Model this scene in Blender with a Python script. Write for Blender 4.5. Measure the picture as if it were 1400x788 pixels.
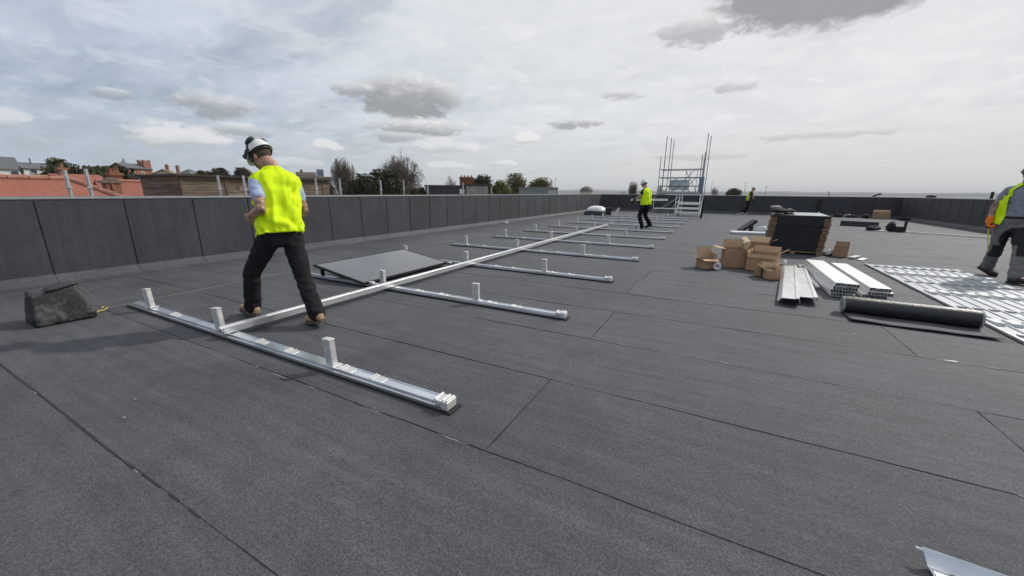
import bpy, bmesh, math, random
import numpy as np
from mathutils import Vector, Matrix, Quaternion, noise as mnoise

for o in list(bpy.data.objects):
    bpy.data.objects.remove(o, do_unlink=True)
scene = bpy.context.scene
COL = scene.collection
R = math.radians
random.seed(11)

# ------------------------------------------------------------------ camera
CAM_H = 1.35
YAW, PITCH, ROLL = -0.487404, 0.246746, 0.008215
cam_data = bpy.data.cameras.new('camera')
cam_data.sensor_width = 36.0
cam_data.lens = 36.0 * 522.862 / 1400.0
cam_data.clip_start = 0.05
cam_data.clip_end = 40000
cam = bpy.data.objects.new('camera', cam_data)
COL.objects.link(cam)
_f = Vector((math.sin(YAW) * math.cos(PITCH), math.cos(YAW) * math.cos(PITCH), -math.sin(PITCH)))
_r = Vector((math.cos(YAW), -math.sin(YAW), 0))
_u = _r.cross(_f)
_r2 = _r * math.cos(ROLL) + _u * math.sin(ROLL)
_u2 = _u * math.cos(ROLL) - _r * math.sin(ROLL)
m = Matrix((_r2, _u2, -_f)).transposed().to_4x4()
m.translation = (0, 0, CAM_H)
cam.matrix_world = m
scene.camera = cam

# ------------------------------------------------------------------ sky and sun
SUN_AZ, SUN_EL = R(33.5), R(40)          # azimuth from +Y towards +X
SUN_DIR = Vector((math.sin(SUN_AZ) * math.cos(SUN_EL), math.cos(SUN_AZ) * math.cos(SUN_EL), math.sin(SUN_EL)))
world = bpy.data.worlds.new('World')
scene.world = world
world.use_nodes = True
world.cycles.sampling_method = 'MANUAL'
world.cycles.sample_map_resolution = 512
WT = world.node_tree
WT.nodes.clear()


class NG:
    """small helper that writes shader maths"""
    def __init__(s, tree):
        s.t = tree

    def n(s, kind, **kw):
        nd = s.t.nodes.new(kind)
        for k, v in kw.items():
            setattr(nd, k, v)
        return nd

    def put(s, sock, v):
        if isinstance(v, bpy.types.NodeSocket):
            s.t.links.new(v, sock)
        elif v is not None:
            sock.default_value = v

    def m(s, op, a, b=None, c=None, clamp=False):
        nd = s.n('ShaderNodeMath', operation=op)
        nd.use_clamp = clamp
        for i, v in enumerate((a, b, c)):
            s.put(nd.inputs[i], v)
        return nd.outputs[0]

    def vm(s, op, a, b=None):
        nd = s.n('ShaderNodeVectorMath', operation=op)
        s.put(nd.inputs[0], a)
        s.put(nd.inputs[1], b)
        return nd.outputs['Value'] if op in ('DOT_PRODUCT', 'LENGTH') else nd.outputs[0]

    def noise(s, vec, scale, detail=4, rough=0.55, lac=2.0, dist=0.0):
        nd = s.n('ShaderNodeTexNoise')
        s.put(nd.inputs['Vector'], vec)
        nd.inputs['Scale'].default_value = scale
        nd.inputs['Detail'].default_value = detail
        nd.inputs['Roughness'].default_value = rough
        nd.inputs['Lacunarity'].default_value = lac
        nd.inputs['Distortion'].default_value = dist
        return nd.outputs[0]

    def ss(s, v, a, b, lo=0.0, hi=1.0):
        nd = s.n('ShaderNodeMapRange', interpolation_type='SMOOTHSTEP')
        s.put(nd.inputs[0], v)
        for i, x in zip((1, 2, 3, 4), (a, b, lo, hi)):
            s.put(nd.inputs[i], x)
        return nd.outputs[0]

    def mix(s, f, a, b):
        nd = s.n('ShaderNodeMix', data_type='RGBA')
        s.put(nd.inputs[0], f)
        s.put(nd.inputs[6], a)
        s.put(nd.inputs[7], b)
        return nd.outputs[2]

    def comb(s, x, y, z):
        nd = s.n('ShaderNodeCombineXYZ')
        s.put(nd.inputs[0], x)
        s.put(nd.inputs[1], y)
        s.put(nd.inputs[2], z)
        return nd.outputs[0]


w = NG(WT)
tc = w.n('ShaderNodeTexCoord')
dirv = w.vm('NORMALIZE', tc.outputs['Generated'])
sep = w.n('ShaderNodeSeparateXYZ')
w.put(sep.inputs[0], dirv)
dx, dy, dz = sep.outputs
sky = w.n('ShaderNodeTexSky', sky_type='NISHITA')
sky.sun_disc = False
sky.sun_elevation = SUN_EL
sky.sun_rotation = SUN_AZ
sky.air_density = 1.0
sky.dust_density = 2.2
SKY_STRENGTH = 0.085
# cloud radiances are written relative to the background strength
K = 1.0 / SKY_STRENGTH


def col(r, g, b):
    return (r * K, g * K, b * K, 1)


az = w.m('MULTIPLY', w.m('ARCTAN2', dx, dy), 57.29578)
el = w.m('MULTIPLY', w.m('ARCSINE', dz), 57.29578)
up = w.m('MAXIMUM', dz, 0.0)
pl = w.m('DIVIDE', 1.0, w.m('ADD', up, 0.16))
plane = w.comb(w.m('MULTIPLY', dx, pl), w.m('MULTIPLY', dy, pl), 0.0)
sundot = w.vm('DOT_PRODUCT', dirv, tuple(SUN_DIR))
glow = w.ss(sundot, -0.48, 0.86)
# thin high cloud, whiter towards the sun
rot = w.n('ShaderNodeMapping')
w.put(rot.inputs[0], plane)
rot.inputs['Rotation'].default_value = (0, 0, R(38))
rot.inputs['Scale'].default_value = (1.0, 2.2, 1.0)
v1 = w.noise(rot.outputs[0], 0.9, 6, 0.55, dist=0.3)
v2 = w.noise(rot.outputs[0], 4.5, 5, 0.62, dist=0.5)
veil = w.m('ADD', w.m('MULTIPLY', v1, 0.8), w.m('MULTIPLY', v2, 0.2))
veil = w.m('ADD', veil, w.m('MULTIPLY', glow, 0.30))
vf = w.ss(veil, 0.38, 0.80, 0.34, 0.97)
veil_col = w.mix(glow, col(0.55, 0.65, 0.80), col(0.80, 0.815, 0.83))
skyc = w.mix(vf, sky.outputs[0], veil_col)
# soft grey undersides in the sheet
v3 = w.noise(plane, 2.6, 6, 0.6, dist=0.5)
skyc = w.mix(w.ss(v3, 0.42, 0.72, 0.0, 0.50), skyc, w.mix(glow, col(0.50, 0.56, 0.65), col(0.64, 0.66, 0.69)))
# bright ripples
wr = w.n('ShaderNodeMapping')
w.put(wr.inputs[0], plane)
wr.inputs['Rotation'].default_value = (0, 0, R(-62))
wr.inputs['Scale'].default_value = (2.0, 5.0, 1.0)
v4 = w.noise(wr.outputs[0], 1.4, 4, 0.5, dist=0.8)
skyc = w.mix(w.ss(v4, 0.55, 0.82, 0.0, 0.6), skyc, w.mix(glow, col(0.64, 0.70, 0.78), col(0.87, 0.88, 0.88)))
# broken white patches of the same sheet
v5 = w.noise(plane, 5.0, 6, 0.6, dist=0.35)
skyc = w.mix(w.ss(v5, 0.48, 0.66, 0.0, 0.38), skyc, w.mix(glow, col(0.68, 0.73, 0.80), col(0.90, 0.90, 0.90)))
# haze near the horizon
skyc = w.mix(w.ss(el, 0.0, 10.0, 0.80, 0.0), skyc, w.mix(glow, col(0.43, 0.51, 0.61), col(0.66, 0.665, 0.63)))

# cumulus: (azimuth, elevation, half width, half height, darkness of the base, opacity)
CLOUDS = [
    (-42.0, 11.8, 7.4, 3.3, 0.88, 0.97), (-48.8, 12.2, 3.2, 1.1, 0.85, 0.7), (-40.6, 8.4, 7.8, 1.3, 0.55, 0.92), (-43.5, 7.0, 5.0, 0.8, 0.75, 0.6),
    (-37.8, 6.2, 5.8, 1.1, 0.12, 0.7), (-67.3, 5.6, 5.2, 1.75, 0.18, 0.97), (-63.6, 9.0, 4.8, 1.5, 0.85, 0.8), (-61.4, 6.6, 3.6, 0.9, 0.75, 0.65),
    (-71.6, 9.0, 1.9, 0.6, 0.8, 0.55), (-53.2, 5.6, 2.4, 0.85, 0.05, 0.9), (-80.5, 5.8, 3.6, 1.2, 0.3, 0.7), (-25.7, 7.4, 2.6, 0.9, 0.05, 0.96),
    (-19.4, 9.0, 4.8, 0.75, 0.9, 0.75), (-13.5, 12.3, 3.4, 0.8, 0.8, 0.5), (-0.2, 12.4, 3.6, 0.8, 0.8, 0.4), (-29.5, 4.0, 2.4, 0.6, 0.1, 0.8),
    (-36.5, 3.5, 4.2, 0.7, 0.1, 0.65), (-58.0, 3.3, 5.5, 0.7, 0.2, 0.5), (8.0, 20.7, 11.5, 4.1, 1.0, 0.96), (-5.0, 18.4, 5.5, 1.8, 0.95, 0.6),
    (9.0, 6.4, 8.0, 0.6, 0.8, 0.35), (-3.0, 4.6, 7.0, 0.6, 0.8, 0.3),
    # the same kind of cloud goes on round the rest of the sky
    (42, 10, 8, 1.8, 0.7, 0.7), (66, 14, 9, 2.8, 0.9, 0.85), (98, 8, 8, 1.7, 0.5, 0.8), (130, 14, 10, 2.8, 0.9, 0.85), (168, 9, 8, 1.8, 0.5, 0.8),
    (-150, 13, 10, 2.6, 0.9, 0.85), (-118, 8, 8, 1.7, 0.4, 0.8), (-98, 13, 7, 2.2, 0.8, 0.8),
]
sphv = w.comb(az, el, 0.0)
sph = w.vm('MULTIPLY', sphv, (0.09, 0.17, 0.0))
cn = w.noise(sph, 3.6, 8, 0.64, dist=0.2)
edge = w.m('MULTIPLY', w.m('SUBTRACT', cn, 0.5), 3.8)
edge_d = w.m('ADD', edge, 1.0)
light_top = w.mix(glow, col(0.74, 0.76, 0.79), col(0.88, 0.88, 0.87))
dark_base = w.mix(glow, col(0.33, 0.355, 0.39), col(0.33, 0.34, 0.355))
for (a0, e0, hw, hh, dk, op) in CLOUDS:
    q = w.vm('MULTIPLY', w.vm('SUBTRACT', sphv, (a0, e0, 0.0)), (1.0 / hw, 1.0 / hh, 0.0))
    amp, full = (0.45, 1.3) if hh > 4 else ((0.55, 1.1) if hh > 3 else ((0.8, 1.0) if hh > 1.4 else (1.0, 1.0)))
    dens = w.m('SUBTRACT', w.m('MULTIPLY_ADD', edge, amp, full), w.vm('DOT_PRODUCT', q, q))
    al = w.ss(dens, 0.05, 0.75, 0.0, op)
    hgt_ = w.m('ADD', w.vm('DOT_PRODUCT', q, (0.12, 1.0, 0.0)), w.m('MULTIPLY', edge, 0.5))
    shade = w.ss(hgt_, -1.4 + 1.3 * dk, -0.1 + 1.5 * dk)
    skyc = w.mix(al, skyc, w.mix(shade, dark_base, light_top))
bg = w.n('ShaderNodeBackground')
w.put(bg.inputs[0], skyc)
bg.inputs[1].default_value = SKY_STRENGTH
wo = w.n('ShaderNodeOutputWorld')
WT.links.new(bg.outputs[0], wo.inputs[0])

sun_data = bpy.data.lights.new('sun', 'SUN')
sun_data.energy = 2.6
sun_data.angle = R(2.0)
sun_data.color = (1.0, 0.955, 0.89)
sun = bpy.data.objects.new('sun', sun_data)
COL.objects.link(sun)
sun.rotation_euler = (-SUN_DIR).to_track_quat('-Z', 'Y').to_euler()
sun.location = (20, 30, 40)

scene.view_settings.view_transform = 'Standard'
scene.view_settings.look = 'None'
scene.view_settings.gamma = 1.0
scene.view_settings.use_curve_mapping = False
scene.view_settings.exposure = 0.0
scene.render.resolution_x = 1024
scene.render.resolution_y = 576
scene.render.engine = 'CYCLES'

# ------------------------------------------------------------------ materials
MATS = {}


def mat(name, base=(0.5, 0.5, 0.5), rough=0.6, metal=0.0, spec=0.5, var=0.0, vscale=6.0, bump=0.0, bscale=60.0, rand=0.0, detail=5,
        stretch=None, coat=0.0):
    """Principled material with noise variation of colour, fine bump and optional per-object variation."""
    if name in MATS:
        return MATS[name]
    mt = bpy.data.materials.new(name)
    mt.use_nodes = True
    t = mt.node_tree
    g = NG(t)
    p = t.nodes['Principled BSDF']
    p.inputs['Roughness'].default_value = rough
    p.inputs['Metallic'].default_value = metal
    p.inputs['Specular IOR Level'].default_value = spec
    p.inputs['Coat Weight'].default_value = coat
    p.inputs['Base Color'].default_value = (*base, 1)
    geo = g.n('ShaderNodeNewGeometry')
    vec = geo.outputs['Position']
    if stretch:
        mp = g.n('ShaderNodeMapping')
        g.put(mp.inputs[0], vec)
        mp.inputs['Scale'].default_value = stretch
        vec = mp.outputs[0]
    c = None
    if var > 0:
        f = g.noise(vec, vscale, detail, 0.6)
        lo = tuple(max(0, x * (1 - var)) for x in base)
        hi = tuple(min(1, x * (1 + var)) for x in base)
        c = g.mix(g.ss(f, 0.25, 0.75), (*lo, 1), (*hi, 1))
    if rand > 0:
        oi = g.n('ShaderNodeObjectInfo')
        k = g.m('ADD', g.m('MULTIPLY', oi.outputs['Random'], 2 * rand), 1 - rand)
        hs = g.n('ShaderNodeHueSaturation')
        g.put(hs.inputs['Value'], k)
        g.put(hs.inputs['Color'], c if c is not None else (*base, 1))
        c = hs.outputs[0]
    if c is not None:
        g.put(p.inputs['Base Color'], c)
    if bump > 0:
        b = g.n('ShaderNodeBump')
        b.inputs['Strength'].default_value = 1.0
        b.inputs['Distance'].default_value = bump
        g.put(b.inputs['Height'], g.noise(vec, bscale, 4, 0.6))
        g.put(p.inputs['Normal'], b.outputs[0])
    MATS[name] = mt
    return mt


def felt_material(name, base, stretch=(1, 1, 1), streak=0.0, vertical=False):
    """mineral-surfaced roofing felt: granules, patchy wear, scuffs"""
    mt = bpy.data.materials.new(name)
    mt.use_nodes = True
    t = mt.node_tree
    g = NG(t)
    p = t.nodes['Principled BSDF']
    p.inputs['Specular IOR Level'].default_value = 0.36
    pos = g.n('ShaderNodeNewGeometry').outputs['Position']
    oi = g.n('ShaderNodeObjectInfo').outputs['Random']
    grain = g.noise(pos, 260.0, 2, 0.7)
    grain2 = g.noise(pos, 125.0, 3, 0.7)
    patch = g.noise(pos, 0.9, 6, 0.62, dist=0.5)
    patch2 = g.noise(pos, 5.0, 5, 0.6)
    mp = g.n('ShaderNodeMapping')
    g.put(mp.inputs[0], pos)
    mp.inputs['Scale'].default_value = (0.35, 6.0, 6.0) if not vertical else (9.0, 9.0, 0.35)
    st = g.noise(mp.outputs[0], 2.0, 6, 0.65)
    grain3 = g.noise(pos, 42.0, 3, 0.7)
    f = g.m('ADD', g.m('MULTIPLY', g.ss(grain, 0.28, 0.72), 0.40), g.m('MULTIPLY', g.ss(grain2, 0.33, 0.67), 0.60))
    k = g.m('ADD', g.m('MULTIPLY', f, 1.25), 0.375)
    k = g.m('MULTIPLY', k, g.ss(grain3, 0.3, 0.7, 0.93, 1.07))
    k = g.m('MULTIPLY', k, g.ss(patch, 0.25, 0.75, 0.84, 1.18))
    k = g.m('MULTIPLY', k, g.ss(patch2, 0.25, 0.75, 0.92, 1.08))
    k = g.m('MULTIPLY', k, g.ss(st, 0.3, 0.72, 1 - streak, 1 + streak))
    stain = g.noise(pos, 0.55, 3, 0.5, dist=1.6)
    k = g.m('MULTIPLY', k, g.ss(stain, 0.56, 0.60, 1.0, 0.90))
    k = g.m('MULTIPLY', k, g.m('ADD', 0.93, g.m('MULTIPLY', oi, 0.14)))
    bc = g.vm('SCALE', (base[0], base[1], base[2]))
    nd = bc.node
    g.put(nd.inputs['Scale'], k)
    # pale scuffs
    sc = g.noise(mp.outputs[0], 5.0, 7, 0.75, dist=1.2)
    colr = g.mix(g.ss(sc, 0.70, 0.80, 0.0, 0.22), bc, (0.17, 0.17, 0.165, 1))
    g.put(p.inputs['Base Color'], colr)
    g.put(p.inputs['Roughness'], g.ss(patch, 0.2, 0.8, 0.60, 0.72))
    b = g.n('ShaderNodeBump')
    b.inputs['Strength'].default_value = 0.9
    b.inputs['Distance'].default_value = 0.0028
    hgt = g.m('ADD', f, g.m('MULTIPLY', g.noise(pos, 22.0, 4, 0.6), 1.4))
    g.put(b.inputs['Height'], hgt)
    g.put(p.inputs['Normal'], b.outputs[0])
    MATS[name] = mt
    return mt


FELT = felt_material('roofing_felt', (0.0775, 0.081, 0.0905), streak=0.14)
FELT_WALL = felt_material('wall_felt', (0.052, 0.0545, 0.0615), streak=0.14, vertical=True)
BITUMEN = mat('bitumen', (0.022, 0.022, 0.024), 0.55, var=0.3, bump=0.003, bscale=40)
DECK = mat('deck_underlay', (0.02, 0.02, 0.021), 0.8, var=0.2)
TRIM = mat('trim_metal', (0.26, 0.265, 0.27), 0.55, 0.2, var=0.15, vscale=9)
ALU = mat('mill_aluminium', (0.74, 0.76, 0.79), 0.30, 0.92, var=0.14, vscale=14, bump=0.0006, bscale=90, stretch=(0.2, 1, 1))
ALU_Y = mat('mill_aluminium_long', (0.78, 0.785, 0.79), 0.36, 0.8, var=0.12, vscale=12, bump=0.0006, bscale=80, stretch=(1, 0.2, 1))
ALU_W = mat('cast_aluminium', (0.66, 0.66, 0.65), 0.45, 0.45, var=0.14, vscale=30, bump=0.001, bscale=200)
GALV = mat('galvanised_tube', (0.46, 0.47, 0.47), 0.5, 0.55, var=0.25, vscale=14, bump=0.001, bscale=90, rand=0.1)
RUBBER = mat('black_rubber', (0.014, 0.014, 0.015), 0.75, var=0.3, bump=0.001, bscale=200)
BLACK = mat('black_fabric', (0.014, 0.014, 0.017), 0.85, var=0.35, vscale=12, bump=0.004, bscale=35)
BLACKP = mat('black_plastic', (0.012, 0.012, 0.014), 0.5, var=0.2)
WHITE = mat('white_paint', (0.74, 0.74, 0.73), 0.45, var=0.08, vscale=10)
CARD = mat('cardboard', (0.39, 0.24, 0.135), 0.85, var=0.14, vscale=7, bump=0.001, bscale=120, rand=0.1)
CARD_IN = mat('cardboard_inside', (0.47, 0.325, 0.205), 0.85, var=0.10, vscale=7, bump=0.001, bscale=120, rand=0.08)
CARD_EDGE = mat('cardboard_corner', (0.30, 0.185, 0.10), 0.85, var=0.25, vscale=20, rand=0.2)
GLASS_PV = mat('solar_glass', (0.012, 0.014, 0.020), 0.16, spec=0.9, coat=0.6)
HIVIS = mat('hi_vis_yellow', (0.70, 0.97, 0.006), 0.75, spec=0.25, var=0.10, vscale=9, bump=0.0012, bscale=60)
SILVER = mat('reflective_tape', (0.50, 0.51, 0.50), 0.45, var=0.08)
SKIN = mat('skin', (0.46, 0.26, 0.18), 0.55, var=0.10, vscale=25, bump=0.001, bscale=90)
HAIR = mat('short_hair', (0.085, 0.06, 0.045), 0.85, var=0.35, vscale=90, bump=0.003, bscale=260)
TROUSER = mat('charcoal_trousers', (0.017, 0.0155, 0.0185), 0.9, spec=0.2, var=0.35, vscale=15, bump=0.004, bscale=28)
TROUSER_B = mat('black_work_trousers', (0.009, 0.010, 0.015), 0.9, spec=0.2, var=0.3, vscale=15, bump=0.004, bscale=28)
TROUSER_G = mat('grey_work_trousers', (0.155, 0.152, 0.15), 0.9, var=0.18, vscale=12, bump=0.006, bscale=26)
SHIRT_B = mat('pale_blue_shirt', (0.36, 0.43, 0.62), 0.85, var=0.1, vscale=16, bump=0.003, bscale=30)
SHIRT_G = mat('grey_blue_shirt', (0.24, 0.26, 0.31), 0.85, var=0.14, vscale=14, bump=0.004, bscale=28)
BOOT = mat('tan_boot_leather', (0.40, 0.27, 0.155), 0.7, var=0.2, vscale=30, bump=0.002, bscale=110)
BOOT_D = mat('dark_boot_leather', (0.045, 0.032, 0.028), 0.65, var=0.3, vscale=30, bump=0.002, bscale=110)
SOLE = mat('boot_sole', (0.09, 0.075, 0.06), 0.8, var=0.2)
SOLE_D = mat('boot_sole_dark', (0.025, 0.022, 0.02), 0.8, var=0.2)
HELMET = mat('white_helmet', (0.76, 0.77, 0.75), 0.35, var=0.05, vscale=20)
DEFENDER = mat('dark_green_defender', (0.022, 0.034, 0.033), 0.35, var=0.2)
GLOVE_O = mat('orange_glove', (0.80, 0.17, 0.015), 0.8, var=0.15, vscale=40, bump=0.002, bscale=90)
STRING = mat('yellow_string', (0.30, 0.27, 0.15), 0.8, var=0.15)
TAPE_Y = mat('yellow_tape', (0.65, 0.55, 0.08), 0.6, var=0.1)
EYE = mat('eye', (0.03, 0.025, 0.02), 0.2)
LIP = mat('lips', (0.33, 0.15, 0.12), 0.5)

# ------------------------------------------------------------------ mesh helpers


class MB:
    def __init__(s):
        s.v, s.f = [], []

    def add(s, vs, fs):
        k = len(s.v)
        s.v += [tuple(v) for v in vs]
        s.f += [tuple(i + k for i in f) for f in fs]
        return s

    def hexa(s, p):           # 8 points: bottom 4 ccw, top 4 ccw
        return s.add(p, [(3, 2, 1, 0), (4, 5, 6, 7), (0, 1, 5, 4), (1, 2, 6, 5), (2, 3, 7, 6), (3, 0, 4, 7)])

    def box(s, x0, x1, y0, y1, z0, z1):
        return s.hexa([(x0, y0, z0), (x1, y0, z0), (x1, y1, z0), (x0, y1, z0), (x0, y0, z1), (x1, y0, z1), (x1, y1, z1), (x0, y1, z1)])

    def obox(s, c, ax, ay, az_, hx, hy, hz):
        c, ax, ay, az_ = Vector(c), Vector(ax).normalized(), Vector(ay).normalized(), Vector(az_).normalized()
        P = []
        for k in (-1, 1):
            for (i, j) in ((-1, -1), (1, -1), (1, 1), (-1, 1)):
                P.append(c + ax * hx * i + ay * hy * j + az_ * hz * k)
        return s.hexa(P)

    def bar(s, a, b, wdt, thk, up_=(0, 0, 1)):
        a, b = Vector(a), Vector(b)
        d = (b - a)
        L = d.length
        d.normalize()
        sd = d.cross(Vector(up_))
        if sd.length < 1e-4:
            sd = d.cross(Vector((1, 0, 0)))
        sd.normalize()
        u_ = sd.cross(d)
        return s.obox((a + b) / 2, d, sd, u_, L / 2, wdt / 2, thk / 2)

    def tube(s, a, b, r0, r1=None, n=8, cap=True):
        r1 = r0 if r1 is None else r1
        a, b = Vector(a), Vector(b)
        d = (b - a).normalized()
        q = d.orthogonal().normalized()
        p = d.cross(q)
        vs = []
        for c, r in ((a, r0), (b, r1)):
            for i in range(n):
                t = 2 * math.pi * i / n
                vs.append(c + (q * math.cos(t) + p * math.sin(t)) * r)
        fs = [(i, (i + 1) % n, n + (i + 1) % n, n + i) for i in range(n)]
        if cap:
            fs += [tuple(range(n - 1, -1, -1)), tuple(range(n, 2 * n))]
        return s.add(vs, fs)

    def path(s, pts, r, n=6):
        pts = [Vector(p) for p in pts]
        rs = r if isinstance(r, (list, tuple)) else [r] * len(pts)
        rings = []
        q = None
        for i, p in enumerate(pts):
            d = (pts[min(i + 1, len(pts) - 1)] - pts[max(i - 1, 0)]).normalized()
            if q is None:
                q = d.orthogonal().normalized()
            q = (q - d * q.dot(d)).normalized()
            b = d.cross(q)
            rings.append([p + (q * math.cos(2 * math.pi * k / n) + b * math.sin(2 * math.pi * k / n)) * rs[i] for k in range(n)])
        return s.loft(rings)

    def loft(s, rings, cap=True):
        n = len(rings[0])
        vs = [v for r in rings for v in r]
        fs = []
        for j in range(len(rings) - 1):
            for i in range(n):
                a, b = j * n + i, j * n + (i + 1) % n
                fs.append((a, b, b + n, a + n))
        if cap:
            fs += [tuple(range(n - 1, -1, -1)), tuple(range((len(rings) - 1) * n, len(rings) * n))]
        return s.add(vs, fs)

    def prism(s, prof, a, b, axis='x'):
        """extrude a closed profile (list of 2-tuples) from a to b along an axis"""
        n = len(prof)
        f = {'x': lambda t, p: (t, p[0], p[1]), 'y': lambda t, p: (p[0], t, p[1]), 'z': lambda t, p: (p[0], p[1], t)}[axis]
        vs = [f(a, p) for p in prof] + [f(b, p) for p in prof]
        fs = [(i, (i + 1) % n, n + (i + 1) % n, n + i) for i in range(n)]
        fs += [tuple(range(n - 1, -1, -1)), tuple(range(n, 2 * n))]
        return s.add(vs, fs)

    def ball(s, c, rx, ry=None, rz=None, nu=12, nv=8, M=None):
        ry = rx if ry is None else ry
        rz = rx if rz is None else rz
        c = Vector(c)
        vs = [Vector((0, 0, -rz))]
        for j in range(1, nv):
            ph = -math.pi / 2 + math.pi * j / nv
            for i in range(nu):
                t = 2 * math.pi * i / nu
                vs.append(Vector((rx * math.cos(ph) * math.cos(t), ry * math.cos(ph) * math.sin(t), rz * math.sin(ph))))
        vs.append(Vector((0, 0, rz)))
        if M is not None:
            vs = [M @ v for v in vs]
        vs = [v + c for v in vs]
        fs = [(0, 1 + (i + 1) % nu, 1 + i) for i in range(nu)]
        for j in range(nv - 2):
            for i in range(nu):
                a, b = 1 + j * nu + i, 1 + j * nu + (i + 1) % nu
                fs.append((a, b, b + nu, a + nu))
        k = 1 + (nv - 2) * nu
        fs += [(k + i, k + (i + 1) % nu, len(vs) - 1) for i in range(nu)]
        return s.add(vs, fs)

    def mesh(s, name):
        me = bpy.data.meshes.new(name)
        me.from_pydata([tuple(v) for v in s.v], [], s.f)
        bm = bmesh.new()
        bm.from_mesh(me)
        bmesh.ops.recalc_face_normals(bm, faces=bm.faces)
        bm.to_mesh(me)
        bm.free()
        return me

    def build(s, name, material, parent=None, smooth=False, bevel=0.0, loc=None, seg=1):
        me = s.mesh(name)
        if bevel > 0:
            bm = bmesh.new()
            bm.from_mesh(me)
            bmesh.ops.bevel(bm, geom=list(bm.edges), offset=bevel, segments=seg, affect='EDGES', profile=0.6, clamp_overlap=True)
            bm.to_mesh(me)
            bm.free()
        return link(name, me, material, parent, smooth, loc)


def link(name, me, material, parent=None, smooth=False, loc=None):
    if material is not None and len(me.materials) == 0:
        me.materials.append(material)
    if smooth:
        me.polygons.foreach_set('use_smooth', [True] * len(me.polygons))
        if smooth == 'auto':
            try:
                me.set_sharp_from_angle(angle=R(38))
            except Exception:
                pass
    o = bpy.data.objects.new(name, me)
    COL.objects.link(o)
    if parent is not None:
        o.parent = parent
    if loc is not None:
        o.location = loc
    return o


def thing(name, label, cat, loc=(0, 0, 0), rz=0.0, group=None):
    o = bpy.data.objects.new(name, None)
    o.empty_display_size = 0.1
    COL.objects.link(o)
    o.location = loc
    o.rotation_euler = (0, 0, rz)
    return tag(o, label, cat, group)


def tag(o, label, cat, group=None):
    o['label'] = label
    o['category'] = cat
    if group:
        o['group'] = group
    return o


def structure(o):
    o['kind'] = 'structure'
    return o


def copy_tree(o, parent=None):
    c = o.copy()
    COL.objects.link(c)
    c.parent = parent
    for ch in o.children:
        copy_tree(ch, c)
    return c


def np_mesh(name, verts, faces):
    """verts (n,3), faces (m,k) arrays"""
    me = bpy.data.meshes.new(name)
    k = faces.shape[1]
    me.vertices.add(len(verts))
    me.vertices.foreach_set('co', np.asarray(verts, np.float32).ravel())
    me.loops.add(faces.size)
    me.loops.foreach_set('vertex_index', np.asarray(faces, np.int32).ravel())
    me.polygons.add(len(faces))
    me.polygons.foreach_set('loop_start', np.arange(0, faces.size, k, dtype=np.int32))
    me.polygons.foreach_set('loop_total', np.full(len(faces), k, np.int32))
    me.update(calc_edges=True)
    return me


def nz(x, y, z=0.0):
    return mnoise.noise(Vector((x, y, z)))

# ================================================================== THE SETTING
XL, XR, YF, YN = -8.42, 9.35, 31.0, -5.0       # inner faces of the parapets
WALL_H = 1.205
GROUND_Z = -9.0

gmat = bpy.data.materials.new('ground_cover')
gmat.use_nodes = True
gg = NG(gmat.node_tree)
gp = gmat.node_tree.nodes['Principled BSDF']
gpos = gg.n('ShaderNodeNewGeometry').outputs['Position']
gn = gg.noise(gpos, 0.012, 6, 0.6)
gc = gg.mix(gg.ss(gn, 0.35, 0.65), (0.055, 0.075, 0.035, 1), (0.16, 0.145, 0.115, 1))
gc = gg.mix(gg.ss(gg.noise(gpos, 0.2, 4, 0.6), 0.5, 0.62), gc, (0.10, 0.10, 0.095, 1))
gg.put(gp.inputs['Base Color'], gc)
gp.inputs['Roughness'].default_value = 0.9
b = MB()
S = 14000
b.add([(-S, -S, GROUND_Z), (S, -S, GROUND_Z), (S, S, GROUND_Z), (-S, S, GROUND_Z)], [(0, 1, 2, 3)])
structure(b.build('ground', gmat))

# far low hills along the horizon
HILL = mat('far_hills', (0.10, 0.11, 0.09), 0.95, var=0.35, vscale=0.004)
rings = []
for k in range(121):
    t = -95 + 170 * k / 120
    a = R(t)
    h = 26 + 16 * nz(t * 0.09, 3.1) + 8 * nz(t * 0.4, 9.2)
    if t < -35:
        h += 22 * min(1, (-35 - t) / 25)
    D = 5200 + 600 * nz(t * 0.05, 7.7)
    ca, sa = math.sin(a), math.cos(a)
    rings.append([(ca * (D - 500), sa * (D - 500), GROUND_Z - 2), (ca * D, sa * D, h), (ca * (D + 700), sa * (D + 700), GROUND_Z - 2)])
b = MB()
b.loft(rings)
structure(b.build('hills', HILL, smooth=True))

# ------------------------------------------------------------------ the flat roof
roof = structure(MB().box(XL - 0.55, XR + 0.55, YN, YF + 0.55, GROUND_Z, -0.012).build('flat_roof', DECK))


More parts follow.
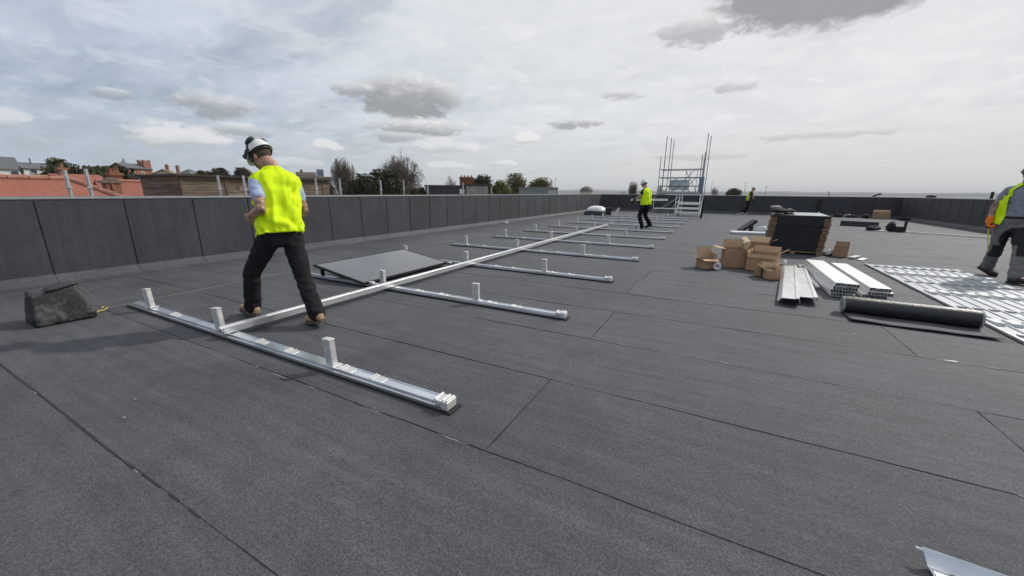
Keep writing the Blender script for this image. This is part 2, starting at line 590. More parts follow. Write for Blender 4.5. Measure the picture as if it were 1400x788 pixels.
def sheet_mesh(x0, x1, y0, y1, seed, lift=0.006):
    """one felt sheet: front edge lapped over the sheet before it, slightly wavy"""
    nx = max(3, int((x1 - x0) / 0.11))
    ny = 7
    b = MB()
    V = []
    for j in range(ny + 1):
        t = j / ny
        for i in range(nx + 1):
            x = x0 + (x1 - x0) * i / nx
            y = y0 + (y1 - y0) * t
            if j == 0:
                y += 0.007 * nz(x * 1.3, seed) + 0.004 * nz(x * 7, seed)
            if i in (0, nx) and 0 < j < ny:
                x += 0.004 * nz(y * 6, seed + 5)
            z = lift * (1 - t) + 0.0022 + 0.0035 * nz(x * 0.9, y * 1.6, seed) * (0.3 + t * (1 - t) * 2.4) + 0.0012 * nz(x * 4, y * 4, seed)
            if j == 0:
                z += 0.002 * nz(x * 3.1, seed + 2.5)
            V.append((x, y, max(z, 0.0012)))
    F = []
    W_ = nx + 1
    for j in range(ny):
        for i in range(nx):
            a = j * W_ + i
            F.append((a, a + 1, a + 1 + W_, a + W_))
    # skirt
    n0 = len(V)
    bd = [i for i in range(W_)] + [j * W_ + nx for j in range(1, ny + 1)] + [ny * W_ + i for i in range(nx - 1, -1, -1)] + [j * W_ for j in range(ny - 1, 0, -1)]
    for i in bd:
        V.append((V[i][0], V[i][1], -0.011))
    for k in range(len(bd)):
        k2 = (k + 1) % len(bd)
        F.append((bd[k2], bd[k], n0 + k, n0 + k2))
    b.add(V, F)
    return b


YS = [-4.95, -4.05, -3.12, -2.2, -1.28, -0.36, 0.56, 1.505, 2.42, 3.35, 4.32, 5.22, 6.13]
while YS[-1] < YF - 0.5:
    YS.append(YS[-1] + 0.93)
YS[-1] = YF - 0.1
CUTS = {6: 4.3, 7: -0.95, 8: 1.62, 9: -0.93, 10: 1.66, 11: -1.0}
for i in range(len(YS) - 1):
    cut = CUTS.get(i, [-0.95, 1.62, -3.4, 3.3][i % 4])
    if i == 6:
        cut = 1.3
    xs = [cut]
    while xs[0] > XL + 1.0:
        xs.insert(0, xs[0] - 8.0)
    while xs[-1] < XR - 1.0:
        xs.append(xs[-1] + 8.0)
    xs = [max(x, XL + 0.05) for x in xs if x > XL - 8]
    xs = [min(x, XR - 0.05) for x in xs]
    if i == 6:
        xs = [XL + 0.05, 1.3, XR - 0.05]
    for k in range(len(xs) - 1):
        if xs[k + 1] - xs[k] < 0.3:
            continue
        g_ = 0.004 if i > 5 else 0.003
        sh = sheet_mesh(xs[k] + g_, xs[k + 1] - g_, YS[i], YS[i + 1] + 0.05 if i < len(YS) - 2 else YS[i + 1], i * 3.7 + k * 11.3, 0.004 if i < 9 else (0.0022 if i < 12 else 0.0012))
        so = sh.build('roofing_sheet', FELT, roof, smooth='auto')
        # bitumen squeezed out along the lap
        if 5 <= i <= 12:
            bd = MB()
            n = int((xs[k + 1] - xs[k]) / 0.09)
            for j in range(n):
                xa = xs[k] + 0.02 + j * 0.09
                wv = 0.002 + 0.014 * max(0, nz(xa * 0.8, i * 2.1)) + 0.004 * nz(xa * 9, i)
                if wv < 0.0062:
                    continue
                y = YS[i] - 0.001 + 0.007 * nz(xa * 1.3, i * 3.7 + k * 11.3)
                bd.hexa([(xa, y - wv, 0.001), (xa + 0.092, y - wv, 0.001), (xa + 0.092, y + 0.004, 0.001), (xa, y + 0.004, 0.001),
                         (xa, y - wv * 0.7, 0.0055), (xa + 0.092, y - wv * 0.7, 0.0055), (xa + 0.092, y + 0.004, 0.0065), (xa, y + 0.004, 0.0065)])
            if bd.v:
                bd.build('seam_bead', BITUMEN, so)

# ------------------------------------------------------------------ parapet walls


def parapet(name, label, axis, p, sgn, a, bnd, joints_from, seedp):
    """axis 'y': wall runs along y at x = p, outer side in direction sgn; felt panels stand on the inner face"""
    root = thing(name, label, 'wall')
    T = 0.5

    def P(s_, d, z):            # s along the wall, d outward depth
        return (p + sgn * d, s_, z) if axis == 'y' else (s_, p + sgn * d, z)
    core = MB()
    core.hexa([P(a, 0.012, -0.01), P(bnd, 0.012, -0.01), P(bnd, T, -0.01), P(a, T, -0.01), P(a, 0.012, WALL_H - 0.03), P(bnd, 0.012, WALL_H - 0.03), P(bnd, T, WALL_H - 0.03), P(a, T, WALL_H - 0.03)])
    core.build('wall_core', DECK, root)
    # capping: felt over the top and a thin pale drip trim
    cp = MB()
    cp.hexa([P(a, -0.004, WALL_H - 0.028), P(bnd, -0.004, WALL_H - 0.028), P(bnd, T + 0.02, WALL_H - 0.028), P(a, T + 0.02, WALL_H - 0.028),
             P(a, -0.004, WALL_H), P(bnd, -0.004, WALL_H), P(bnd, T + 0.02, WALL_H + 0.01), P(a, T + 0.02, WALL_H + 0.01)])
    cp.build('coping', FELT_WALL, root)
    tr = MB()
    tr.hexa([P(a, -0.012, WALL_H - 0.010), P(bnd, -0.012, WALL_H - 0.010), P(bnd, 0.05, WALL_H - 0.001), P(a, 0.05, WALL_H - 0.001),
             P(a, -0.012, WALL_H + 0.006), P(bnd, -0.012, WALL_H + 0.006), P(bnd, 0.05, WALL_H + 0.014), P(a, 0.05, WALL_H + 0.014)])
    tr.build('edge_trim', TRIM, root)
    tr = MB()
    tr.hexa([P(a, T - 0.02, WALL_H + 0.005), P(bnd, T - 0.02, WALL_H + 0.005), P(bnd, T + 0.03, WALL_H + 0.005), P(a, T + 0.03, WALL_H + 0.005),
             P(a, T - 0.02, WALL_H + 0.022), P(bnd, T - 0.02, WALL_H + 0.022), P(bnd, T + 0.03, WALL_H + 0.022), P(a, T + 0.03, WALL_H + 0.022)])
    tr.build('edge_trim', TRIM, root)
    # felt panels
    s0 = joints_from
    while s0 > a:
        s0 -= 0.93
    edges = []
    while s0 < bnd:
        edges.append((max(s0, a), min(s0 + 0.93, bnd)))
        s0 += 0.93
    for q, (u0, u1) in enumerate(edges):
        if u1 - u0 < 0.05:
            continue
        b = MB()
        nu, nv = 7, 9
        V, F = [], []
        for j in range(nv + 1):
            z = 0.105 + (WALL_H - 0.03 - 0.105) * j / nv
            for i in range(nu + 1):
                t = i / nu
                s_ = u0 + 0.004 + (u1 - u0 - 0.008) * t
                if i in (0, nu):
                    s_ += 0.004 * nz(z * 2.2, q * 1.7 + i, seedp)
                d = -0.002 - 0.0085 * (1 - t) + 0.007 * nz(s_ * 1.4, z * 1.4, seedp) * (0.25 + 3 * t * (1 - t))
                V.append(P(s_, min(d, -0.0005), z))
        W_ = nu + 1
        for j in range(nv):
            for i in range(nu):
                k = j * W_ + i
                F.append((k, k + 1, k + 1 + W_, k + W_))
        n0 = len(V)
        bd = [i for i in range(W_)] + [j * W_ + nu for j in range(1, nv + 1)] + [nv * W_ + i for i in range(nu - 1, -1, -1)] + [j * W_ for j in range(nv - 1, 0, -1)]
        for i in bd:
            v = list(V[i])
            if axis == 'y':
                v[0] = p + sgn * 0.0125
            else:
                v[1] = p + sgn * 0.0125
            V.append(tuple(v))
        for k in range(len(bd)):
            k2 = (k + 1) % len(bd)
            F.append((bd[k2], bd[k], n0 + k, n0 + k2))
        b.add(V, F)
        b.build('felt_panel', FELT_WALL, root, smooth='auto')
        # sloping fillet at the foot, one length per panel
        f0, f1 = u0 + 0.003, u1 - 0.003
        wob = 0.012 * nz(q * 2.3, seedp)
        fb = MB()
        prof = [(0.011, -0.01), (0.011, 0.135), (-0.010, 0.135), (-0.022, 0.118), (-0.115 - wob, 0.030), (-0.26 - wob, 0.0185), (-0.262 - wob, -0.01)]
        vs = [P(f0, d, z) for d, z in prof] + [P(f1, d, z) for d, z in prof]
        n = len(prof)
        fb.add(vs, [(i, (i + 1) % n, n + (i + 1) % n, n + i) for i in range(n)] + [tuple(range(n - 1, -1, -1)), tuple(range(n, 2 * n))])
        fb.build('fillet_strip', FELT, root)
    return root


parapet('parapet_wall', 'long felt-covered parapet on the left, in front of the red roofs', 'y', XL, -1, YN, YF + 0.5, 1.68, 1.3)
parapet('parapet_wall', 'dark shaded parapet across the far end of the roof behind the scaffold', 'x', YF, 1, XL + 0.002, XR - 0.002, -7.6, 5.1)
parapet('parapet_wall', 'dark parapet on the right edge of the roof behind the grey-shirted worker', 'y', XR, 1, YN, YF + 0.5, 1.2, 8.4)

# ================================================================== BEYOND THE ROOF
BRICK = bpy.data.materials.new('red_brick')
BRICK.use_nodes = True
g = NG(BRICK.node_tree)
pb = BRICK.node_tree.nodes['Principled BSDF']
tcb = g.n('ShaderNodeNewGeometry').outputs['Position']
sp = g.n('ShaderNodeSeparateXYZ')
g.put(sp.inputs[0], tcb)
bv = g.comb(g.m('ADD', sp.outputs[0], sp.outputs[1]), sp.outputs[2], 0.0)
bt = g.n('ShaderNodeTexBrick')
g.put(bt.inputs['Vector'], bv)
bt.inputs['Color1'].default_value = (0.24, 0.085, 0.05, 1)
bt.inputs['Color2'].default_value = (0.33, 0.13, 0.07, 1)
bt.inputs['Mortar'].default_value = (0.30, 0.25, 0.2, 1)
bt.inputs['Scale'].default_value = 4.4
bt.inputs['Mortar Size'].default_value = 0.012
g.put(pb.inputs['Base Color'], g.mix(g.ss(g.noise(tcb, 1.3, 5, 0.6), 0.4, 0.7, 0.0, 0.35), bt.outputs[0], (0.16, 0.07, 0.045, 1)))
pb.inputs['Roughness'].default_value = 0.9


def tile_material(name, ca, cb, cc):
    mt = bpy.data.materials.new(name)
    mt.use_nodes = True
    g = NG(mt.node_tree)
    p = mt.node_tree.nodes['Principled BSDF']
    pos = g.n('ShaderNodeNewGeometry').outputs['Position']
    sp = g.n('ShaderNodeSeparateXYZ')
    g.put(sp.inputs[0], pos)
    wv = g.m('FRACT', g.m('MULTIPLY', sp.outputs[2], 14.0))
    bt = g.n('ShaderNodeTexBrick')
    g.put(bt.inputs['Vector'], g.comb(g.m('ADD', sp.outputs[1], g.m('MULTIPLY', sp.outputs[0], 0.35)), sp.outputs[2], 0.0))
    bt.inputs['Scale'].default_value = 14.0
    bt.inputs['Brick Width'].default_value = 0.95
    bt.inputs['Row Height'].default_value = 1.0
    bt.inputs['Mortar Size'].default_value = 0.02
    bt.inputs['Color1'].default_value = (*ca, 1)
    bt.inputs['Color2'].default_value = (*cb, 1)
    bt.inputs['Mortar'].default_value = (*cc, 1)
    c = g.mix(g.ss(g.noise(pos, 1.4, 5, 0.65), 0.45, 0.75, 0, 0.5), bt.outputs[0], (*cc, 1))
    g.put(p.inputs['Base Color'], c)
    p.inputs['Roughness'].default_value = 0.85
    bp = g.n('ShaderNodeBump')
    bp.inputs['Distance'].default_value = 0.012
    g.put(bp.inputs['Height'], wv)
    g.put(p.inputs['Normal'], bp.outputs[0])
    return mt


CLAY = tile_material('clay_tile', (0.27, 0.096, 0.066), (0.315, 0.114, 0.080), (0.21, 0.078, 0.056))
SLATE = tile_material('slate', (0.11, 0.12, 0.135), (0.14, 0.15, 0.165), (0.07, 0.075, 0.085))
RENDER_W = mat('white_render', (0.72, 0.72, 0.70), 0.8, var=0.06, vscale=0.6)
RENDER_C = mat('cream_render', (0.48, 0.43, 0.36), 0.85, var=0.10, vscale=0.6)
STONE_W = mat('pale_block_wall', (0.33, 0.29, 0.26), 0.9, var=0.22, vscale=2.5)
DARKCLAD = mat('dark_cladding', (0.055, 0.052, 0.055), 0.8, var=0.25, vscale=1.5)
GREYCLAD = mat('grey_cladding', (0.23, 0.24, 0.25), 0.6, 0.2, var=0.1, vscale=1.0)
GLASS = mat('window_glass', (0.03, 0.04, 0.05), 0.08, spec=0.8)
BLUEGL = mat('blue_glazing', (0.10, 0.17, 0.24), 0.25, var=0.3, vscale=0.5)
CONC = mat('weathered_concrete', (0.34, 0.30, 0.25), 0.9, var=0.25, vscale=2)
WOOD = mat('weathered_board', (0.165, 0.125, 0.090), 0.9, var=0.45, vscale=2.0, rand=0.26, stretch=(0.6, 0.6, 9), bump=0.004, bscale=18)
TERRA = mat('terracotta_pot', (0.25, 0.105, 0.06), 0.8, var=0.2)
LEAD = mat('ridge_tile', (0.36, 0.17, 0.125), 0.85, var=0.15, vscale=4)


def slab_roof(b, quads, t=0.06):
    """roof planes with thickness"""
    for q in quads:
        q = [Vector(p) for p in q]
        n = (q[1] - q[0]).cross(q[2] - q[0]).normalized()
        if n.z < 0:
            n = -n
        k = len(q)
        b.add(q + [p - n * t for p in q], [tuple(range(k)), tuple(range(2 * k - 1, k - 1, -1))] + [(i, k + i, k + (i + 1) % k, (i + 1) % k) for i in range(k)])
    return b


def windows(root, pts, wd, ht, nrm, frame=WHITE):
    """window parts on a wall: centre points, width, height, outward normal"""
    nrm = Vector(nrm).normalized()
    sd = Vector((0, 0, 1)).cross(nrm).normalized()
    for c in pts:
        c = Vector(c)
        fr = MB()
        for k in (-1, 1):
            fr.obox(c + sd * k * (wd / 2 - 0.04) + nrm * 0.03, sd, nrm, (0, 0, 1), 0.04, 0.05, ht / 2)
            fr.obox(c + Vector((0, 0, k * (ht / 2 - 0.04))) + nrm * 0.028, sd, nrm, (0, 0, 1), wd / 2 - 0.08, 0.045, 0.04)
        wo_ = fr.build('window', frame, root)
        MB().obox(c + nrm * 0.01, sd, nrm, (0, 0, 1), wd / 2 - 0.07, 0.012, ht / 2 - 0.07).build('pane', GLASS, wo_)
        MB().obox(c + nrm * 0.05 + Vector((0, 0, -ht / 2 - 0.05)), sd, nrm, (0, 0, 1), wd / 2 + 0.08, 0.09, 0.04).build('sill', CONC, wo_)


# --- red hipped roof, nearest on the left
h = thing('tiled_house', 'large red clay tiled hipped roof just beyond the left parapet', 'house', (-19.7, 0, GROUND_Z))
lo = lambda x, y, z: (x + 19.7, y, z - GROUND_Z)
MB().hexa([lo(-23.6, -9.5, -9), lo(-15.8, -9.5, -9), lo(-15.8, 8.3, -9), lo(-23.6, 8.3, -9), lo(-23.6, -9.5, -0.95), lo(-15.8, -9.5, -0.95), lo(-15.8, 8.3, -0.95), lo(-23.6, 8.3, -0.95)]).build('wall', BRICK, h)
e = -0.98
A1, A2 = (-19.7, -5.6, 1.64), (-19.7, 4.85, 1.64)
c1, c2, c3, c4 = (-15.4, -10, e), (-15.4, 8.75, e), (-24, 8.75, e), (-24, -10, e)
rf = slab_roof(MB(), [[lo(*p) for p in q] for q in ([c1, c2, A2, A1], [c3, c4, A1, A2], [c2, c3, A2], [c4, c1, A1])]).build('roof', CLAY, h)
rb = MB()
for p, q in ((A1, A2), (A2, c2), (A2, c3), (A1, c1)):
    p, q = Vector(lo(*p)), Vector(lo(*q))
    n = max(2, int((q - p).length / 0.42))
    for k in range(n):
        a_, b_ = p.lerp(q, k / n), p.lerp(q, (k + 0.95) / n)
        rb.tube(a_ + Vector((0, 0, 0.01)), b_ + Vector((0, 0, 0.025)), 0.085, 0.1, 8)
rb.build('ridge_tiles', LEAD, rf)['kind'] = 'stuff'
windows(h, [lo(-15.79, y, -3.4) for y in (-6, -2, 2, 6)], 1.3, 1.5, (1, 0, 0))
windows(h, [lo(-15.79, y, -6.8) for y in (-6, -2, 2, 6)], 1.3, 1.5, (1, 0, 0))


def chimney(parent, x, y, z0, z1, wx, wy, pots, base=None):
    b = MB()
    b.box(x - wx, x + wx, y - wy, y + wy, z0, z1 - 0.22)
    b.box(x - wx - 0.04, x + wx + 0.04, y - wy - 0.04, y + wy + 0.04, z1 - 0.22, z1 - 0.15)
    b.box(x - wx - 0.08, x + wx + 0.08, y - wy - 0.08, y + wy + 0.08, z1 - 0.15, z1)
    ch = b.build('chimney', BRICK, parent)
    for k in range(pots):
        px = y - wy * 0.6 + (2 * wy * 0.6) * (k / max(1, pots - 1)) if pots > 1 else y
        rr = [0.10, 0.11, 0.09, 0.085, 0.105]
        zz = [0.0, 0.03, 0.1, 0.26, 0.30]
        pt = MB()
        pt.loft([[(x + r_ * math.cos(2 * math.pi * i / 10), px + r_ * math.sin(2 * math.pi * i / 10), z1 - 0.005 + z_) for i in range(10)] for r_, z_ in zip(rr, zz)])
        pt.build('chimney_pot', TERRA, ch, smooth='auto')
    return ch


# --- gabled brick house with chimneys behind it
h = thing('gabled_house', 'brick gabled house with tall clay chimney between red roof and timber block', 'house', (-32, 9.6, GROUND_Z))
lo = lambda x, y, z: (x + 32, y - 9.6, z - GROUND_Z)
MB().hexa([lo(-36.4, 9.3, -9), lo(-31.2, 9.3, -9), lo(-31.2, 13.5, -9), lo(-36.4, 13.5, -9), lo(-36.4, 9.3, 0.1), lo(-31.2, 9.3, 0.1), lo(-31.2, 13.5, 0.1), lo(-36.4, 13.5, 0.1)]).build('wall', BRICK, h)
gb = MB()
gb.add([lo(-31.2, 9.3, 0.1), lo(-36.4, 9.3, 0.1), lo(-33.0, 9.3, 1.72)], [(0, 1, 2)])
gb.add([lo(-31.2, 9.42, 0.1), lo(-36.4, 9.42, 0.1), lo(-33.0, 9.42, 1.72)], [(0, 2, 1)])
gb.build('gable', BRICK, h)
RB = [lo(-33, 9.15, 1.78), lo(-33, 13.6, 1.78), lo(-30.9, 13.6, -0.1), lo(-30.9, 9.15, -0.1)]
rf = slab_roof(MB(), [RB, [lo(-33, 9.15, 1.78), lo(-36.7, 9.15, 0), lo(-36.7, 13.6, 0), lo(-33, 13.6, 1.78)]], 0.1).build('roof', CLAY, h)
rb = MB()
for k in range(10):
    rb.tube(lo(-33, 9.2 + k * 0.44, 1.8), lo(-33, 9.2 + k * 0.44 + 0.42, 1.815), 0.085, 0.1, 8)
rb.build('ridge_tiles', LEAD, rf)['kind'] = 'stuff'
chimney(h, *lo(-33.4, 10.22, 0.6), lo(0, 0, 2.28)[2], 0.34, 0.24, 3)
# broad brick stack with a rounded stone cap
h = thing('brick_stack', 'squat brick stack with rounded stone cap right of the large red roof', 'chimney', (-28.7, 8.5, GROUND_Z))
b = MB()
b.box(-0.3, 0.3, -0.22, 0.36, 0, 10.62)
b.box(-0.36, 0.36, -0.02, 0.05, 0, 10.60)
b.build('shaft', BRICK, h)
b = MB()
b.prism([(-0.34, 10.62), (0.48, 10.62), (0.48, 10.70), (0.30, 10.74), (0.22, 10.86), (0.07, 10.91), (-0.08, 10.86), (-0.16, 10.74), (-0.34, 10.70)], -0.36, 0.36, 'x')
b.build('cap', mat('stained_stone', (0.19, 0.14, 0.10), 0.9, var=0.3, vscale=4), h)
# small red roof glimpsed behind
h = thing('tiled_house', 'small red roof with a low chimney showing behind the tall scaffold tubes', 'house', (-42, 10.8, GROUND_Z))
MB().box(-3, 2.2, -1.3, 1.4, 0, 10.0).build('wall', BRICK, h)
slab_roof(MB(), [[(2.5, -1.5, 9.9), (2.5, 1.6, 9.9), (-0.4, 1.3, 11.35), (-0.4, -1.3, 11.35)], [(-0.4, -1.3, 11.35), (-0.4, 1.3, 11.35), (-3.2, 1.6, 9.9), (-3.2, -1.5, 9.9)]]).build('roof', CLAY, h)
chimney(h, 0.5, -0.8, 10.4, 11.75, 0.25, 0.2, 1)

# --- weathered timber-clad block
h = thing('timber_block', 'flat-roofed block clad in weathered grey-brown boards beyond left parapet', 'building', (-20.3, 8.2, GROUND_Z))
TZ = 1.90 - GROUND_Z
MB().box(-3.7, -0.03, 0.03, 7.2, 0, TZ - 0.02).build('wall', DARKCLAD, h)
b = MB()
b.box(-3.85, 0.16, -0.14, 7.35, TZ - 0.02, TZ + 0.07)
b.build('flat_roof_edge', mat('dark_roof_edge', (0.05, 0.045, 0.042), 0.85, var=0.3), h)
rnd = random.Random(4)
bh = 0.112
for r_ in range(13):
    z1 = TZ - 0.03 - r_ * bh
    z0 = z1 - bh + 0.010
    y = 0.0
    while y < 7.15:
        L = rnd.choice([1.1, 1.5, 1.5, 2.2])
        y1 = min(7.2, y + L)
        MB().box(-0.028, 0.0 + rnd.uniform(0, 0.012), y + 0.006, y1 - 0.006, z0, z1).build('board', WOOD, h)
        y = y1
    x = -3.7
    while x < -0.05:
        L = rnd.choice([1.2, 1.9, 2.5])
        x1 = min(-0.03, x + L)
        MB().box(x + 0.006, x1 - 0.004, 0.0 - rnd.uniform(0, 0.012), 0.028, z0, z1).build('board', WOOD, h)
        x = x1
for y in (0.06, 1.75, 3.4, 5.1, 6.8):
    MB().box(0.014, 0.034, y - 0.045, y + 0.045, TZ - 1.5, TZ - 0.03).build('batten', WOOD, h)
for (y, z, wd, ht) in ((2.6, 0.42, 0.62, 0.2), (3.9, 0.30, 1.2, 0.36), (2.2, 0.75, 0.9, 0.2)):
    MB().box(0.0135, 0.026, y - wd / 2, y + wd / 2, TZ - z - ht, TZ - z).build('patch_board', mat('pale_board', (0.26, 0.20, 0.155), 0.9, var=0.25, vscale=3, stretch=(1, 1, 8)), h)

# --- further buildings ---------------------------------------------------------


def block(name, label, cat, c, size, rz, top, wallm, roofm=None, kind='flat', ridge=1.5, wins=None, over=0.3, wall_part='wall'):
    """simple building: c=(x,y) centre, size=(along x, along y), top = eaves height in world z"""
    r_ = thing(name, label, cat, (c[0], c[1], GROUND_Z), rz)
    H = top - GROUND_Z
    a, b_ = size[0] / 2, size[1] / 2
    MB().box(-a, a, -b_, b_, 0, H).build(wall_part, wallm, r_)
    if kind == 'flat':
        MB().box(-a - over * 0.4, a + over * 0.4, -b_ - over * 0.4, b_ + over * 0.4, H, H + 0.25).build('roof', roofm or wallm, r_)
    elif kind == 'gable':      # ridge along local y
        o_ = over
        slab_roof(MB(), [[(a + o_, -b_ - o_, H - 0.1), (a + o_, b_ + o_, H - 0.1), (0, b_ + o_, H + ridge), (0, -b_ - o_, H + ridge)],
                         [(0, -b_ - o_, H + ridge), (0, b_ + o_, H + ridge), (-a - o_, b_ + o_, H - 0.1), (-a - o_, -b_ - o_, H - 0.1)]], 0.12).build('roof', roofm, r_)
        gb = MB()
        for s_ in (-1, 1):
            gb.add([(a, s_ * b_ * 0.999, H), (-a, s_ * b_ * 0.999, H), (0, s_ * b_ * 0.999, H + ridge - 0.1)], [(0, 1, 2)])
        gb.build('gable', wallm, r_)
    elif kind == 'hip':
        o_ = over
        k = min(a, b_) * 0.9
        A, B = (0, -b_ + k, H + ridge), (0, b_ - k, H + ridge)
        C_ = [(a + o_, -b_ - o_, H - 0.05), (a + o_, b_ + o_, H - 0.05), (-a - o_, b_ + o_, H - 0.05), (-a - o_, -b_ - o_, H - 0.05)]
        slab_roof(MB(), [[C_[0], C_[1], B, A], [C_[2], C_[3], A, B], [C_[1], C_[2], B], [C_[3], C_[0], A]], 0.12).build('roof', roofm, r_)
    if wins:
        for (face, pts, wd, ht) in wins:
            if face == 'x':
                windows(r_, [(a, y, H - z) for y, z in pts], wd, ht, (1, 0, 0))
            else:
                windows(r_, [(x, -b_, H - z) for x, z in pts], wd, ht, (0, -1, 0))
    return r_, H


r_, H = block('modern_block', 'grey-roofed modern block with white walls at the far left edge', 'building', (-119, 17.2), (5, 11), 0.0, 4.7, RENDER_W, SLATE, 'gable', 2.2,
              [('x', [(-4 + 2.2 * k, 0.75) for k in range(5)], 1.1, 0.9)])
r_, H = block('modern_block', 'low grey-roofed block with white wall panels left of the dark trees', 'building', (-119, 26.2), (5, 6.4), 0.05, 5.0, RENDER_W, SLATE, 'gable', 1.05,
              [('x', [(-2.0, 0.6), (0.3, 0.6), (2.3, 0.6)], 1.0, 0.8)])
MB().tube((0.6, -1.6, H + 0.7), (0.6, -1.6, H + 1.9), 0.10, 0.10, 6).build('flue', DARKCLAD, r_)
r_, H = block('brick_institution', 'red-brick building with square tower above the dark trees', 'building', (-104.6, 34.6), (4, 4.4), 0.35, 5.3, BRICK, SLATE, 'gable', 0.9,
              [('x', [(-1.2, 1.0), (0.5, 1.0)], 0.5, 0.8)])
b = MB()
b.box(0.2, 1.7, 1.3, 2.7, 0, H + 1.35)
for (x0, x1, y0, y1) in ((0.2, 0.6, 1.3, 1.7), (1.3, 1.7, 1.3, 1.7), (1.3, 1.7, 2.3, 2.7), (0.2, 0.6, 2.3, 2.7)):
    b.box(x0, x1, y0, y1, H + 1.35, H + 1.65)
b.build('tower', BRICK, r_)
r_ = thing('cupola_turret', 'small pointed lead cupola rising above the dark trees', 'turret', (-109.4, 35.4, GROUND_Z))
b = MB()
b.box(-0.6, 0.6, -0.6, 0.6, 0, 14.4)
b.build('base', BRICK, r_)
b = MB()
for i in range(8):
    a = 2 * math.pi * i / 8
    b.tube((0.5 * math.cos(a), 0.5 * math.sin(a), 14.4), (0.5 * math.cos(a), 0.5 * math.sin(a), 15.3), 0.07, 0.07, 5)
b.build('lantern', WHITE, r_)
b = MB()
rr = [0.78, 0.62, 0.40, 0.18, 0.03]
zz = [15.2, 15.4, 15.65, 16.0, 16.4]
b.loft([[(q * math.cos(2 * math.pi * i / 8), q * math.sin(2 * math.pi * i / 8), z) for i in range(8)] for q, z in zip(rr, zz)])
b.build('spire', mat('lead_roof', (0.20, 0.22, 0.24), 0.6, 0.2, var=0.2), r_)
r_, H = block('pale_house', 'pale gabled house with a dark chimney above the timber block', 'house', (-112.5, 43.3), (4.5, 3.6), 0.9, 4.4, RENDER_C, mat('brown_tile', (0.22, 0.17, 0.14), 0.9, var=0.2), 'gable', 1.25,
              [('x', [(-0.9, 0.8), (0.9, 0.8)], 0.6, 0.7)])
chimney(r_, 0.2, 0.3, H + 0.6, H + 2.15, 0.25, 0.35, 2)
r_, H = block('slate_house', 'house with grey hipped slate roof above the timber block', 'house', (-120, 51), (4.5, 4.8), 0.5, 4.5, RENDER_C, SLATE, 'hip', 1.75, [('x', [(-1.1, 0.8), (1.1, 0.8)], 0.7, 0.8)])
chimney(r_, -0.8, -2.5, H - 0.5, H + 2.3, 0.25, 0.3, 2)
r_, H = block('slate_house', 'low dark-roofed house between slate roof and round hedgerow trees', 'house', (-119, 56.2), (4, 4.6), 0.5, 4.2, BRICK, SLATE, 'gable', 1.0, [('x', [(-1.1, 0.8), (1.1, 0.8)], 0.6, 0.7)])
chimney(r_, 0.0, 0.8, H + 0.4, H + 1.7, 0.25, 0.3, 2)
r_, H = block('brick_flats', 'tan brick flats beyond the right arm of the hi-vis worker', 'building', (-74, 53.2), (4.5, 5.6), R(-36), 3.75, mat('tan_brick', (0.33, 0.235, 0.165), 0.9, var=0.15, vscale=3), CONC, 'flat', 0,
              [('x', [(-1.8, 1.3), (0.0, 1.3), (1.8, 1.3)], 0.8, 0.9)])
r_, H = block('glazed_tower', 'distant blue-glazed tower block above the tan brick flats', 'building', (-242, 177.5), (4.5, 4.2), R(-36), 14.6, BLUEGL, CONC, 'flat')
for k in range(6):
    MB().box(2.2, 2.33, -2.1, 2.1, H - 1.0 - k * 3.2, H - 0.6 - k * 3.2).build('floor_band', CONC, r_)
r_, H = block('hill_terrace', 'dark-roofed houses on the rise behind the tan brick flats', 'building', (-165, 114), (6, 7.5), R(-36), 7.6, RENDER_C, mat('brown_roof', (0.10, 0.075, 0.062), 0.9, var=0.3), 'gable', 1.5, [('x', [(-2, 0.9), (0, 0.9), (2, 0.9)], 0.9, 0.9)])
chimney(r_, 0, -1.8, H + 0.7, H + 2.4, 0.4, 0.5, 2)
r_, H = block('dark_shed', 'long low dark flat-roofed building beyond parapet, mid-left', 'building', (-36.2, 48.4), (4, 7.4), R(-53), 1.95, DARKCLAD, DARKCLAD, 'flat')
MB().box(2.0, 2.2, 1.2, 1.9, H - 0.95, H - 0.3).build('vent_hood', WHITE, r_)
r_ = thing('brick_chimney', 'broad brown-red brick chimney stack above the dark flat building', 'chimney', (-35.3, 51.2, GROUND_Z), R(-55))
MB().box(-0.8, 0.8, -1.05, 1.05, 0, 12.25).build('shaft', mat('rust_brick', (0.19, 0.068, 0.032), 0.9, var=0.35, vscale=2.5), r_)
b = MB()
b.box(-0.88, 0.88, -1.13, 1.13, 12.25, 12.37)
b.box(-0.82, 0.82, -1.07, 1.07, 12.37, 12.48)
b.build('corbel', BRICK, r_)
for k in range(4):
    MB().tube((0, -0.75 + 0.5 * k, 12.48), (0, -0.75 + 0.5 * k, 12.74), 0.13, 0.11, 8).build('chimney_pot', TERRA, r_)
r_, H = block('block_hut', 'small pale blockwork hut right of the brown chimney stack', 'building', (-27.6, 42.4), (2.4, 2.7), R(-57), 1.98, STONE_W, DARKCLAD, 'flat', over=0.1)
r_, H = block('metal_shed', 'light grey metal-clad shed below the green trees', 'building', (-37.2, 82.6), (5, 8.6), R(-65), 2.1, GREYCLAD, GREYCLAD, 'flat')
MB().box(2.5, 2.62, 2.2, 4.0, H - 2.5, H - 0.4).build('roller_door', mat('pale_door', (0.45, 0.44, 0.41), 0.7, var=0.1), r_)
r_ = thing('domed_hall', 'distant low domed roof at the far left corner of the parapet', 'building', (-44.8, 143.5, GROUND_Z))
b = MB()
b.loft([[(2.5 * math.cos(t) * math.cos(2 * math.pi * i / 18), 2.5 * math.cos(t) * math.sin(2 * math.pi * i / 18), 10.6 + 1.95 * math.sin(t)) for i in range(18)] for t in [R(k) for k in (0, 15, 30, 45, 60, 75, 88)]])
